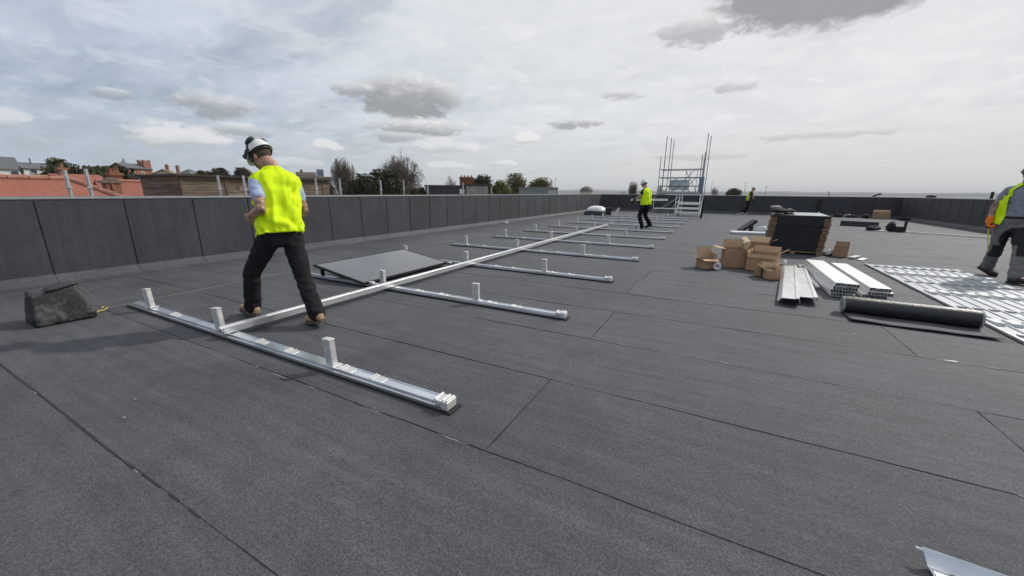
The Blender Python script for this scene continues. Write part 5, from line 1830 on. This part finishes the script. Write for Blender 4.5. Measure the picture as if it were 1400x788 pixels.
for (x, y) in ((-0.72, 0), (0.74, 0), (-0.50, 1.5), (0.52, 1.5), (0.62, 0.0), (-0.60, 0.75)):
    sbar('post', (x, y, 0), (x, y, 1.27))
for z in (1.245, 0.80):
    sbar('handrail', (-0.745, -0.002, z), (0.765, -0.002, z), 0.06, 0.055)
    for x in (-0.72, 0.74):
        sbar('handrail', (x, 0.03, z), (x * 0.7, 1.5, z))
for k, z in enumerate((0.20, 0.45, 0.72)):
    MB().box(-0.60, 0.60, 0.05 + 0.36 * k, 0.36 + 0.36 * k, z, z + 0.04).build('tread', WHITE, sp)
    MB().box(-0.60, 0.60, 0.05 + 0.36 * k, 0.07 + 0.36 * k, z - 0.07, z).build('riser', WHITE, sp)
for x in (-0.65, 0.67):
    MB().bar((x, 0.0, 0.05), (x, 1.3, 0.95), 0.03, 0.16, (0, 0, 1)).build('stringer', WHITE, sp)
b = MB(); b.tube((-0.52, -0.12, 0.09), (-0.46, -0.12, 0.09), 0.09, 0.09, 14)
b.build('wheel', RUBBER, sp)
lp = thing('landing_ramp', 'low metal landing with slanting handrail left of the white steps', 'ramp', (-3.15, 28.6, Z0))
MB().box(-0.95, 0.75, -0.2, 0.9, 0.26, 0.31).build('deck', GALV, lp)
for (x, y) in ((-0.92, -0.17), (0.7, -0.17), (-0.92, 0.85), (0.7, 0.85)):
    MB().box(x - 0.025, x + 0.025, y - 0.025, y + 0.025, 0, 0.26).build('leg', GALV, lp)
MB().bar((-0.35, -0.18, 0.36), (0.72, -0.18, 1.12), 0.045, 0.05).build('handrail', GALV, lp)
MB().bar((-0.92, -0.17, 0.31), (-0.92, -0.17, 1.1), 0.045, 0.045).build('handrail', GALV, lp)
MB().bar((0.3, -0.05, 0.36), (0.95, -0.05, 1.30), 0.04, 0.04).build('handrail', GALV, lp)
r_ = thing('standing_roll', 'slim black roll standing at the right end of the white steps', 'felt roll', (-0.86, 23.7, Z0))
MB().tube((0, 0, 0), (0.05, 0.05, 1.05), 0.055, 0.07, 12).build('roll', BLACK, r_, smooth='auto')
MB().tube((0.03, 0.03, 0.62), (0.034, 0.034, 0.68), 0.071, 0.072, 12).build('band', RUBBER, r_)
# ================================================================== WORKERS

SCRATCH = bpy.data.scenes.new('scratch')      # keeps the modifier evaluation away from the big scene


def remeshed(b, name, voxel, smooth_it, material, parent, fold=0.0, freq=9.0, seed=0.0, sf=0.5, fine=0.0):
    me = b.mesh(name)
    tmp = bpy.data.objects.new(name + '_tmp', me)
    SCRATCH.collection.objects.link(tmp)
    md = tmp.modifiers.new('r', 'REMESH'); md.mode = 'VOXEL'; md.voxel_size = voxel; md.use_smooth_shade = True
    ms = tmp.modifiers.new('s', 'SMOOTH'); ms.factor = sf; ms.iterations = smooth_it
    SCRATCH.view_layers[0].update()
    dg = SCRATCH.view_layers[0].depsgraph
    out = bpy.data.meshes.new_from_object(tmp.evaluated_get(dg))
    bpy.data.objects.remove(tmp, do_unlink=True)
    out.name = name
    if fold:
        def push(c):
            f = mnoise.noise(Vector((c.x * freq, c.y * freq, c.z * freq * 1.7)) + Vector((seed, 0, seed)))
            f2 = mnoise.noise(Vector((c.x * freq * 2.3, c.y * freq * 2.3, c.z * freq * 2.6)) + Vector((0, seed, 3)))
            return fold * (0.7 * (1 - 2 * abs(f)) + 0.5 * f2 - 0.3)
        displace(out, push)
    out.materials.clear()
    return link(name, out, material, parent, smooth=True)


def limb(b, pts, rs, n=14):
    pts = [Vector(p) for p in pts]
    for i in range(len(pts) - 1):
        b.tube(pts[i], pts[i + 1], rs[i], rs[i + 1], n)
    for p, r in zip(pts, rs):
        b.ball(p, r * 0.995, nu=n, nv=10)
    return b


def ring(c, L, F, a, d, n=32, ex=0.82, a0=0.0, a1=2 * math.pi):
    c, L, F = Vector(c), Vector(L), Vector(F)
    out = []
    full = abs(a1 - a0 - 2 * math.pi) < 1e-6
    for i in range(n):
        t = a0 + (a1 - a0) * i / (n if full else n - 1)
        cs, sn = math.cos(t), math.sin(t)
        out.append(c + F * d * math.copysign(abs(cs) ** ex, cs) + L * a * math.copysign(abs(sn) ** ex, sn))
    return out


def hand(b, wrist, d, palm, curl=0.9, side=1):
    """palm plus five separate curled fingers; d = finger direction, palm = palm normal"""
    d, palm = Vector(d).normalized(), Vector(palm).normalized()
    s_ = d.cross(palm).normalized() * side
    w_ = Vector(wrist)
    for k in range(4):
        o = s_ * (0.030 - 0.020 * k)
        limb(b, [w_ + o * 0.6 + d * 0.01, w_ + o + d * 0.085], [0.014, 0.0125], 8)
    L = [0.036, 0.041, 0.038, 0.030]
    for k in range(4):
        p = w_ + s_ * (0.030 - 0.020 * k) + d * 0.088
        dd = d.copy()
        ps = [p]
        for j in range(3):
            dd = (Quaternion(d.cross(palm), curl * 0.75 * (1 if True else -1)) @ dd)
            p = p + dd * L[k] * (1 - 0.16 * j)
            ps.append(p)
        limb(b, ps, [0.0098, 0.0094, 0.0088, 0.0078], 8)
    th = w_ + s_ * 0.030 + d * 0.025
    t1 = th + (s_ * 0.75 + d * 0.55 + palm * 0.35).normalized() * 0.042
    t2 = t1 + (s_ * 0.15 + d * 0.85 + palm * 0.55).normalized() * 0.032
    t3 = t2 + (d * 0.8 - s_ * 0.25 + palm * 0.6).normalized() * 0.024
    limb(b, [th, t1, t2, t3], [0.0145, 0.012, 0.0105, 0.009], 8)
    return b


def boot(parent, ankle, fd, pitch, m_up, m_sole, knee, sc=1.0):
    """ankle: joint position; fd: horizontal toe direction; pitch: heel raise"""
    fd = Vector((fd[0], fd[1], 0)).normalized()
    sd = Vector((-fd.y, fd.x, 0))
    q = Quaternion(sd, pitch)
    f2, u2 = q @ fd, q @ Vector((0, 0, 1))
    o = Vector(ankle) - u2 * 0.095
    st_ = [(-0.090, 0.024, 0.012, 0.070), (-0.072, 0.036, 0.002, 0.100), (-0.030, 0.041, 0, 0.118), (0.03, 0.042, 0, 0.110), (0.075, 0.046, 0, 0.088), (0.12, 0.051, 0, 0.070), (0.165, 0.049, 0, 0.064), (0.198, 0.036, 0.003, 0.052), (0.210, 0.018, 0.012, 0.036)]
    P = lambda x, y, z: o + (f2 * x + sd * y + u2 * z) * sc
    b = MB()
    rings_ = []
    for (x, w_, z0, z1) in st_:
        rg = []
        for i in range(14):
            t = 2 * math.pi * i / 14
            cs, sn = math.cos(t), math.sin(t)
            rg.append(P(x, w_ * math.copysign(abs(cs) ** 0.75, cs), (z0 + z1) / 2 + (z1 - z0) / 2 * math.copysign(abs(sn) ** 0.75, sn)))
        rings_.append(rg)
    b.loft(rings_)
    b.tube(P(-0.025, 0, 0.06), Vector(ankle) + (Vector(knee) - Vector(ankle)).normalized() * 0.06, 0.048, 0.046, 14)
    bo = remeshed(b, 'boot', 0.008, 4, m_up, parent)
    s_ = MB()
    out = [(-0.094, 0.026), (-0.07, 0.042), (-0.02, 0.045), (0.03, 0.044), (0.08, 0.050), (0.13, 0.056), (0.17, 0.052), (0.204, 0.036), (0.214, 0.015)]
    loop = [(x, w_) for x, w_ in out] + [(x, -w_) for x, w_ in reversed(out)]
    n = len(loop)
    s_.add([P(x, y, -0.022) for x, y in loop] + [P(x, y, 0.008) for x, y in loop],
           [tuple(range(n)), tuple(range(n, 2 * n))] + [(i, (i + 1) % n, n + (i + 1) % n, n + i) for i in range(n)])
    s_.build('sole', m_sole, bo)
    return bo


def worker(label, root, J, F, hF, hU, shirt=SHIRT_B, trousers=TROUSER, boots=(BOOT, SOLE), vest='full', helmet=HELMET, toes=None, pitch=(0.0, 0.0), gloves=None, defenders=False, voxel=0.0085, tattoo=False,
           kneepads=False, hem=0.0, hair=True, vgap=30, palms=None, curls=(0.9, 0.9), vscale=1.0):
    r_ = thing('person', label, 'person', (root[0], root[1], Z0), 0)
    V3 = {k: Vector(v) for k, v in J.items()}
    F = Vector((F[0], F[1], 0)).normalized()
    Lf = Vector((-F.y, F.x, 0))
    pel, ch, nk, hd = V3['pelvis'], V3['chest'], V3['neck'], V3['head']
    sp_dir = (ch - pel).normalized()
    Ft = (F - sp_dir * F.dot(sp_dir)).normalized()          # torso front, tilted with the lean
    hF, hU = Vector(hF).normalized(), Vector(hU).normalized()
    hF = (hF - hU * hF.dot(hU)).normalized()
    hL = hU.cross(hF)
    HP = lambda x, y, z: hd + hL * x + hF * y + hU * z       # left, forward, up

    # body: one continuous surface
    b = MB()
    rg = []
    for t, a, d in ((-0.10, 0.135, 0.09), (0.1, 0.15, 0.10), (0.4, 0.145, 0.098), (0.75, 0.165, 0.105), (0.95, 0.16, 0.095), (1.04, 0.10, 0.07)):
        rg.append(ring(pel.lerp(ch, t), Lf, Ft, a, d, 24))
    b.loft(rg)
    limb(b, [ch + (nk - ch) * 0.4, nk, hd - hU * 0.03 - hF * 0.015], [0.075, 0.062, 0.056])
    Mh = Matrix((hL, hF, hU)).transposed()
    b.ball(HP(0, -0.008, 0.035), 0.079, 0.098, 0.095, 18, 12, Mh)
    b.ball(HP(0, 0.028, -0.045), 0.062, 0.070, 0.075, 16, 10, Mh)
    b.ball(HP(0, 0.072, -0.092), 0.032, 0.026, 0.024, 10, 8, Mh)
    b.ball(HP(0, 0.085, 0.018), 0.052, 0.018, 0.014, 10, 8, Mh)
    limb(b, [HP(0, 0.092, 0.008), HP(0, 0.115, -0.032)], [0.011, 0.016], 8)
    for s_ in (-1, 1):
        b.ball(HP(s_ * 0.081, -0.008, -0.018), 0.012, 0.020, 0.033, 8, 8, Mh)
        b.ball(HP(s_ * 0.042, 0.072, -0.030), 0.022, 0.018, 0.016, 8, 8, Mh)
    for s_, nm in ((1, 'l'), (-1, 'r')):
        sh, eb, wr = V3['sh_' + nm], V3['el_' + nm], V3['wr_' + nm]
        limb(b, [ch.lerp(sh, 0.5), sh, sh.lerp(eb, 0.45), eb, eb.lerp(wr, 0.3), wr], [0.07, 0.060, 0.053, 0.043, 0.044, 0.029])
        fd = (wr - eb).normalized()
        pm = Vector(palms[nm]) if palms else -F
        if gloves is None:
            hand(b, wr, fd, pm - fd * pm.dot(fd), curls[0 if nm == 'l' else 1], side=s_)
        hp, kn, an = V3['hip_' + nm], V3['kn_' + nm], V3['an_' + nm]
        limb(b, [hp, kn, kn.lerp(an, 0.35), an], [0.085, 0.055, 0.056, 0.038])
    body = remeshed(b, 'body', voxel, 3, SKIN, r_)
    if tattoo:
        me = body.data
        me.materials.append(TATTOO)
        segs = []
        for nm in tattoo:
            segs += [(V3['sh_' + nm].lerp(V3['el_' + nm], 0.45), V3['el_' + nm]), (V3['el_' + nm], V3['wr_' + nm])]
        for p in me.polygons:
            c = p.center
            for a_, b_ in segs:
                ab = b_ - a_
                t = max(0, min(1, (c - a_).dot(ab) / ab.length_squared))
                if (c - (a_ + ab * t)).length < 0.07:
                    p.material_index = 1
                    break
    # face details
    for s_ in (-1, 1):
        MB().ball(HP(s_ * 0.032, 0.083, -0.002), 0.011, 0.008, 0.008, 8, 6, Mh).build('eye', EYE, body, smooth=True)
    MB().ball(HP(0, 0.093, -0.066), 0.024, 0.008, 0.007, 10, 6, Mh).build('mouth', LIP, body, smooth=True)
    if hair:
        hb = MB()
        hb.ball(HP(0, -0.016, 0.034), 0.083, 0.096, 0.096, 20, 14, Mh)
        me = hb.mesh('hair')
        bm = bmesh.new(); bm.from_mesh(me)
        dele = [v for v in bm.verts if (v.co - hd).dot(hF) > 0.035 + 0.4 * max(0, (v.co - hd).dot(hU)) or (v.co - hd).dot(hU) < -0.045]
        bmesh.ops.delete(bm, geom=dele, context='VERTS')
        bm.to_mesh(me); bm.free()
        link('hair', me, HAIR, r_, smooth=True)
    # helmet
    hl = thing_part(r_, 'helmet')
    hm = MB()
    rgs = []
    for k in range(9):
        t = k / 8 * math.pi / 2
        z = 0.050 + 0.112 * math.sin(t)
        q = math.cos(t) ** 0.75 + 0.002
        rgs.append([HP(0.103 * q * math.sin(a), -0.005 + 0.128 * q * math.cos(a), z) for a in [2 * math.pi * i / 28 for i in range(28)]])
    hm.loft(rgs, cap=True)
    # brim with a short peak
    br = []
    for (q, z, pk) in ((0.97, 0.052, 0.0), (1.10, 0.040, 0.035), (1.105, 0.034, 0.036), (0.97, 0.044, 0.0)):
        br.append([HP(0.103 * q * math.sin(a), -0.005 + 0.128 * q * math.cos(a) + pk * max(0, math.cos(a)) ** 2, z - 0.02 * max(0, math.cos(a)) * (q > 1)) for a in [2 * math.pi * i / 28 for i in range(28)]])
    br.append(br[0])
    hm.loft(br, cap=False)
    # raised ridge over the crown
    hm.path([HP(0, 0.118 * math.cos(a) - 0.005, 0.054 + 0.116 * math.sin(a)) for a in [math.pi * i / 12 for i in range(1, 12)]], 0.012, 8)
    hm.build('shell', helmet, hl, smooth='auto')
    hb = MB()
    hb.loft([[HP(0.101 * math.sin(a), -0.005 + 0.124 * math.cos(a), z) for a in [2 * math.pi * i / 24 for i in range(24)]] for z in (0.036, 0.012)], cap=False)
    sb = hb.build('headband', BLACKP, hl)
    md = sb.modifiers.new('t', 'SOLIDIFY'); md.thickness = 0.003
    if defenders:
        for s_ in (-1, 1):
            pdm = MB()
            pdm.ball(HP(s_ * 0.062, -0.035, 0.148), 0.044, 0.060, 0.030, 14, 10, Mh @ Matrix.Rotation(s_ * 0.55, 3, 'Y'))
            pdm.build('ear_defender', DEFENDER, hl, smooth=True)
            MB().path([HP(s_ * 0.106, 0.0, 0.05), HP(s_ * 0.108, -0.006, 0.09), HP(s_ * 0.085, -0.02, 0.135)], 0.008, 6).build('defender_arm', BLACKP, hl)
            MB().box(-0.012, 0.012, -0.02, 0.02, -0.022, 0.022).build('side_mount', BLACKP, hl).matrix_local = Matrix.Translation(HP(s_ * 0.108, 0.01, 0.05)) @ Mh.to_4x4()
        MB().path([HP(0.103 * math.sin(a) * 1.03, -0.005 + 0.128 * math.cos(a) * 1.03, 0.075) for a in [R(k) for k in range(-75, 76, 15)]], 0.013, 6).build('goggle_strap', BLACKP, hl)
        gl = MB()
        for s_ in (-1, 1):
            gl.ball(HP(s_ * 0.042, 0.127, 0.085), 0.042, 0.022, 0.032, 12, 8, Mh)
        gl.build('goggles', DEFENDER, hl, smooth=True)
        MB().path([HP(0.095, 0.03, 0.03), HP(0.083, 0.045, -0.05), HP(0.03, 0.075, -0.115), HP(-0.03, 0.075, -0.115), HP(-0.083, 0.045, -0.05), HP(-0.095, 0.03, 0.03)], 0.005, 5).build('chin_strap', BLACKP, hl)
    # shirt with short sleeves
    b = MB()
    rg = []
    for t, a, d in ((-0.10, 0.165, 0.118), (0.15, 0.168, 0.118), (0.45, 0.165, 0.115), (0.78, 0.182, 0.120), (0.95, 0.172, 0.105), (1.05, 0.11, 0.08)):
        rg.append(ring(pel.lerp(ch, t), Lf, Ft, a, d, 24))
    b.loft(rg)
    for nm in 'lr':
        sh, eb = V3['sh_' + nm], V3['el_' + nm]
        limb(b, [ch.lerp(sh, 0.4), sh, sh.lerp(eb, 0.50)], [0.078, 0.064, 0.062])
    remeshed(b, 'shirt', 0.011, 3, shirt, r_, fold=0.007, freq=9, seed=root[0])
    # trousers
    b = MB()
    b.loft([ring(pel + sp_dir * z, Lf, Ft, a, d, 24) for z, a, d in ((0.10, 0.158, 0.118), (0.0, 0.172, 0.128), (-0.09, 0.168, 0.125), (-0.15, 0.12, 0.10))])
    for nm in 'lr':
        hp, kn, an = V3['hip_' + nm], V3['kn_' + nm], V3['an_' + nm]
        limb(b, [hp, hp.lerp(kn, 0.5), kn, kn.lerp(an, 0.5), an - (kn - an).normalized() * (0.012 - hem)], [0.108, 0.094, 0.080, 0.078, 0.082], 16)
    tr = remeshed(b, 'trousers', 0.011, 3, trousers, r_, fold=0.011, freq=8.5, seed=root[1])
    MB().loft([ring(pel + sp_dir * z, Lf, Ft, 0.168, 0.128, 28) for z in (0.062, 0.10)], cap=False).build('belt', BLACKP, tr)
    if kneepads:
        for nm in 'lr':
            kn, hp, an = V3['kn_' + nm], V3['hip_' + nm], V3['an_' + nm]
            ax = (hp - an).normalized()
            fw = (F - ax * F.dot(ax)).normalized()
            sd = ax.cross(fw)

            def pad(c):
                r = c - kn
                return abs(r.dot(sd)) < 0.066 and -0.13 < r.dot(ax) < 0.10 and r.dot(fw) > 0.0 and r.length < 0.2

            def pocket(c):
                q = c - kn.lerp(hp, 0.42)
                s2 = 1 if nm == 'l' else -1
                return q.dot(sd) * s2 < 0.0 and abs(q.dot(ax)) < 0.17 and q.length < 0.22 and (c - kn).dot(ax) > 0.07
            for pn, fn in (('knee_pad', pad), ('thigh_panel', pocket)):
                src = tr.data
                idx = {}
                V_, F_ = [], []
                for p in src.polygons:
                    if not fn(p.center):
                        continue
                    f_ = []
                    for vi in p.vertices:
                        if vi not in idx:
                            idx[vi] = len(V_)
                            v = src.vertices[vi]
                            V_.append(v.co + v.normal * (0.006 if pn == 'knee_pad' else 0.003))
                        f_.append(idx[vi])
                    F_.append(f_)
                if F_:
                    pb_ = MB(); pb_.add(V_, F_)
                    po = pb_.build(pn, BLACK, tr, smooth=True)
                    md = po.modifiers.new('t', 'SOLIDIFY'); md.thickness = 0.006; md.offset = -1
    # boots
    for i, nm in enumerate('lr'):
        boot(r_, V3['an_' + nm], toes[i] if toes else F, pitch[i], boots[0], boots[1], V3['kn_' + nm])
    # vest
    nh, nv_ = 132, 44
    gap = 0.0 if vest == 'full' else R(vgap)
    prof = [(-0.06, 0.186, 0.150), (0.2, 0.182, 0.144), (0.5, 0.186, 0.138), (0.75, 0.204, 0.138), (0.88, 0.228, 0.134), (0.98, 0.224, 0.120), (1.06, 0.182, 0.102), (1.12, 0.110, 0.084), (1.18, 0.076, 0.074)]
    rows = []
    for j in range(nv_ + 1):
        t = -0.06 + 1.24 * j / nv_
        for k in range(len(prof) - 1):
            if prof[k][0] <= t <= prof[k + 1][0] + 1e-9:
                f = (t - prof[k][0]) / (prof[k + 1][0] - prof[k][0])
                f = f * f * (3 - 2 * f) if 0 else f
                a = prof[k][1] * (1 - f) + prof[k + 1][1] * f
                d = prof[k][2] * (1 - f) + prof[k + 1][2] * f
                break
        c = pel.lerp(ch, t) + (nk - ch - sp_dir * (nk - ch).length) * max(0, (t - 0.85) / 0.27) * 0.8
        if vest == 'open' and t > 0.8:
            a *= 0.80
        rows.append(ring(c, Lf, Ft, a * vscale, d * vscale, nh, 0.80, gap, 2 * math.pi - gap))
    VV, FF = [], []
    for j, rw_ in enumerate(rows):
        t = j / nv_
        cen = sum(rw_, Vector()) / len(rw_)
        for i, p in enumerate(rw_):
            out = (p - cen).normalized()
            an_ = i / nh
            w1 = mnoise.noise(Vector((an_ * 15 + root[0], t * 2.0, 1.0)))
            w2 = mnoise.noise(p * 13 + Vector((root[1], 0, 0)))
            w3 = mnoise.noise(Vector((an_ * 6 - t * 5, t * 3.5 + an_ * 7, 4.0 + root[1])))
            w4 = mnoise.noise(Vector((an_ * 3.1 + t * 1.6 + 3 * root[0], t * 1.2 - an_ * 2, 7.0)))
            am = (0.026 * (1 - t) + 0.008)
            q = p + out * (am * (1 - 2 * abs(w1)) + 0.006 * w2 + (0.013 * (1 - 2 * abs(w3)) + 0.016 * w4) * math.sin(math.pi * min(1, t * 0.9 + 0.1)))
            dr = math.sin(2 * math.pi * (an_ * 8 + 0.9 * t + 0.9 * w4 + 0.35 * w3))
            q = q + out * ((0.016 if vest == 'full' else 0.004) * dr * (0.25 + 0.75 * (1 - t)) * min(1.0, (1.05 - t) * 5))
            if j == 0:
                q = q + sp_dir * (0.02 * mnoise.noise(Vector((an_ * 5, 2.0, root[0]))))
            VV.append(q)
    per = nh if gap == 0 else nh - 1
    for j in range(nv_):
        for i in range(per):
            k, k2 = j * nh + i, j * nh + (i + 1) % nh
            FF.append((k, k2, k2 + nh, k + nh))
    b = MB(); b.add(VV, FF)
    vo = b.build('hi_vis_vest', HIVIS, r_, smooth=True)
    md = vo.modifiers.new('t', 'SOLIDIFY'); md.thickness = 0.004; md.offset = 1
    if vest == 'open':
        for s_ in (1, -1):
            for off_, m_ in ((R(12), SILVER),):
                st_ = []
                for j in range(2, nv_ - 2):
                    i0 = int((off_ / (2 * math.pi - 2 * gap)) * nh)
                    ia, ib = (i0, i0 + 11) if s_ > 0 else (nh - 1 - i0, nh - 1 - i0 - 11)
                    n_ = (VV[j * nh + ia] - (pel.lerp(ch, 0.5))).normalized()
                    st_.append((VV[j * nh + ia] + Ft * 0.007, VV[j * nh + ib] + Ft * 0.007))
                sb = MB()
                sb.add([p for q in st_ for p in q], [(2 * k, 2 * k + 1, 2 * k + 3, 2 * k + 2) for k in range(len(st_) - 1)])
                sb.build('reflective_band', m_, vo, smooth=True)
    if gloves is not None:
        for nm in 'lr':
            wr, eb = V3['wr_' + nm], V3['el_' + nm]
            fd = (wr - eb).normalized()
            pm = Vector(palms[nm]) if palms else -F
            g_ = MB()
            limb(g_, [wr - fd * 0.03, wr + fd * 0.03], [0.038, 0.036], 12)
            hand(g_, wr, fd, pm - fd * pm.dot(fd), curls[0 if nm == 'l' else 1], side=1 if nm == 'l' else -1)
            k = len(g_.v)
            go = remeshed(g_, 'glove', 0.006, 2, gloves, r_)
            displace(go.data, lambda c: 0.006)
    return r_


def thing_part(parent, name):
    o = bpy.data.objects.new(name, None)
    o.empty_display_size = 0.05
    COL.objects.link(o)
    o.parent = parent
    return o


# tattooed forearms
TATTOO = bpy.data.materials.new('tattooed_skin')
TATTOO.use_nodes = True
g = NG(TATTOO.node_tree)
pt_ = TATTOO.node_tree.nodes['Principled BSDF']
ps = g.n('ShaderNodeNewGeometry').outputs['Position']
vo_ = g.n('ShaderNodeTexVoronoi', feature='DISTANCE_TO_EDGE')
g.put(vo_.inputs['Vector'], ps)
vo_.inputs['Scale'].default_value = 26
tn = g.noise(ps, 16, 4, 0.6, dist=0.7)
f_ = g.m('MAXIMUM', g.ss(vo_.outputs['Distance'], 0.10, 0.03), g.ss(tn, 0.50, 0.58))
f_ = g.m('MULTIPLY', f_, g.ss(g.noise(ps, 5.0, 3, 0.5), 0.42, 0.52))
g.put(pt_.inputs['Base Color'], g.mix(g.m('MULTIPLY', f_, 0.78), (0.46, 0.26, 0.18, 1), (0.045, 0.045, 0.055, 1)))
pt_.inputs['Roughness'].default_value = 0.55

# ---- near worker, seen from behind, striding to the left
J = dict(pelvis=(0.02, 0.04, 0.93), chest=(-0.085, 0.125, 1.455), neck=(-0.115, 0.125, 1.575), head=(-0.20, 0.085, 1.66),
         sh_l=(-0.105, -0.065, 1.395), sh_r=(-0.005, 0.27, 1.39), el_l=(0.085, -0.155, 1.155), wr_l=(-0.175, -0.125, 1.085), el_r=(0.03, 0.315, 1.13), wr_r=(-0.14, 0.275, 0.95),
         hip_l=(-0.02, -0.055, 0.875), hip_r=(0.055, 0.125, 0.875), kn_l=(-0.335, -0.105, 0.50), kn_r=(0.215, 0.085, 0.485), an_l=(-0.435, -0.10, 0.125), an_r=(0.445, 0.03, 0.145))
worker('worker in yellow vest, charcoal trousers and white helmet, striding past the nearest rail', (-3.92, 2.30), J, (-0.93, 0.37), (-0.75, -0.12, -0.62), (-0.58, -0.05, 0.80),
       toes=((-1, 0.0), (-1, 0.12)), pitch=(-0.12, 0.22), defenders=True, tattoo='lr', palms={'l': (0.2, 0.9, 0.2), 'r': (0.2, -0.9, 0.2)}, voxel=0.0075, vscale=0.92)

# ---- middle worker carrying a rail
J = dict(pelvis=(0.03, 0.0, 0.92), chest=(-0.01, 0.04, 1.43), neck=(-0.035, 0.055, 1.53), head=(-0.115, 0.075, 1.655),
         sh_l=(-0.10, -0.10, 1.42), sh_r=(0.085, 0.18, 1.42), el_l=(-0.20, -0.16, 1.20), wr_l=(-0.415, -0.02, 1.075), el_r=(0.06, 0.30, 1.19), wr_r=(-0.2, 0.235, 1.06),
         hip_l=(-0.03, -0.07, 0.87), hip_r=(0.08, 0.08, 0.87), kn_l=(-0.17, -0.06, 0.49), kn_r=(0.0, 0.15, 0.49), an_l=(-0.06, -0.05, 0.115), an_r=(0.19, 0.22, 0.17))
worker('worker in yellow vest and black trousers carrying a white rail across the far rails', (-2.55, 15.7), J, (-0.86, 0.5), (-0.95, 0.1, -0.3), (-0.28, 0.02, 0.96),
       shirt=BLACK, trousers=TROUSER_B, boots=(BOOT_D, SOLE_D), toes=((-1, 0.1), (-0.9, 0.3)), pitch=(0.0, 0.35), gloves=BLACK, palms={'l': (0.2, 0.5, -0.8), 'r': (0.2, -0.5, -0.8)}, voxel=0.012, vscale=0.93)
b = MB(); b.bar((-3.10, 15.72, 1.075), (-1.78, 15.96, 1.095), 0.11, 0.075)
tag(b.build('carried_rail', WHITE, bevel=0.004), 'short white rail held at waist height by the middle worker', 'rail')

# ---- right worker walking towards the camera
J = dict(pelvis=(0.0, 0.02, 0.93), chest=(0.0, -0.03, 1.44), neck=(-0.005, -0.05, 1.54), head=(-0.015, -0.10, 1.65),
         sh_l=(0.195, -0.03, 1.42), sh_r=(-0.165, -0.02, 1.425), el_l=(0.29, 0.02, 1.17), wr_l=(0.30, -0.16, 0.99), el_r=(-0.225, 0.09, 1.175), wr_r=(-0.265, 0.02, 0.945),
         hip_l=(0.09, 0.0, 0.87), hip_r=(-0.08, 0.03, 0.87), kn_l=(0.07, -0.21, 0.50), kn_r=(-0.05, 0.13, 0.48), an_l=(0.03, -0.38, 0.115), an_r=(0.02, 0.35, 0.17))
worker('worker in grey shirt, open yellow vest and grey trousers at the right edge', (4.22, 9.33), J, (0.08, -1.0), (0.25, -0.9, -0.25), (0.05, -0.22, 0.97),
       shirt=SHIRT_G, trousers=TROUSER_G, boots=(BOOT_D, SOLE_D), toes=((0.35, -0.95), (0.45, -0.9)), pitch=(-0.1, 0.4), gloves=GLOVE_O, palms={'l': (-0.9, -0.2, 0.1), 'r': (0.9, -0.2, 0.1)},
       helmet=BLACKP, vest='open', vgap=62, kneepads=True, tattoo='lr', voxel=0.009, curls=(1.1, 1.2))
tm = thing('tape_measure', 'yellow tape measure hanging from the orange-gloved hand', 'tape measure', (3.96, 9.33, 0.86))
MB().box(-0.028, 0.028, -0.02, 0.02, -0.035, 0.035).build('case', BLACKP, tm, bevel=0.006)
MB().path([(0.0, 0, -0.03), (0.03, 0.0, -0.2), (0.075, 0.01, -0.40)], 0.008, 4).build('blade', TAPE_Y, tm)

# ---- far worker by the end parapet
J = dict(pelvis=(0.0, 0.0, 0.92), chest=(0.07, 0.0, 1.42), neck=(0.10, 0.0, 1.52), head=(0.16, -0.01, 1.64),
         sh_l=(0.11, 0.16, 1.40), sh_r=(0.04, -0.17, 1.40), el_l=(0.20, 0.2, 1.12), wr_l=(0.3, 0.12, 0.95), el_r=(-0.02, -0.2, 1.14), wr_r=(-0.10, -0.16, 0.93),
         hip_l=(0.0, 0.09, 0.87), hip_r=(0.0, -0.09, 0.87), kn_l=(-0.02, 0.10, 0.47), kn_r=(-0.06, -0.10, 0.47), an_l=(-0.14, 0.12, 0.12), an_r=(-0.34, -0.1, 0.20))
worker('distant worker in dark clothes, vest and white helmet walking by the far parapet', (1.62, 29.9), J, (0.97, -0.22), (0.95, -0.2, -0.2), (0.2, 0, 0.97),
       shirt=BLACK, trousers=TROUSER_B, boots=(mat('pale_boot', (0.35, 0.34, 0.33), 0.7, var=0.2), SOLE_D), vest='open', vgap=88, voxel=0.014, pitch=(0, 0.4), gloves=BLACK, vscale=0.99)

bpy.data.scenes.remove(SCRATCH)

# ================================================================== AIR
HAZE_ON = True
if HAZE_ON:
    hz = MB()
    hz.box(-9000, 9000, -9000, 9000, GROUND_Z - 1.0, 75.0)
    hm_ = bpy.data.materials.new('haze')
    hm_.use_nodes = True
    ht = hm_.node_tree
    ht.nodes.clear()
    pv = ht.nodes.new('ShaderNodeVolumePrincipled')
    pv.inputs['Color'].default_value = (0.93, 0.95, 1.0, 1)
    pv.inputs['Density'].default_value = 0.00016
    oo = ht.nodes.new('ShaderNodeOutputMaterial')
    ht.links.new(pv.outputs[0], oo.inputs['Volume'])
    ho = hz.build('haze', hm_)
    ho['kind'] = 'stuff'
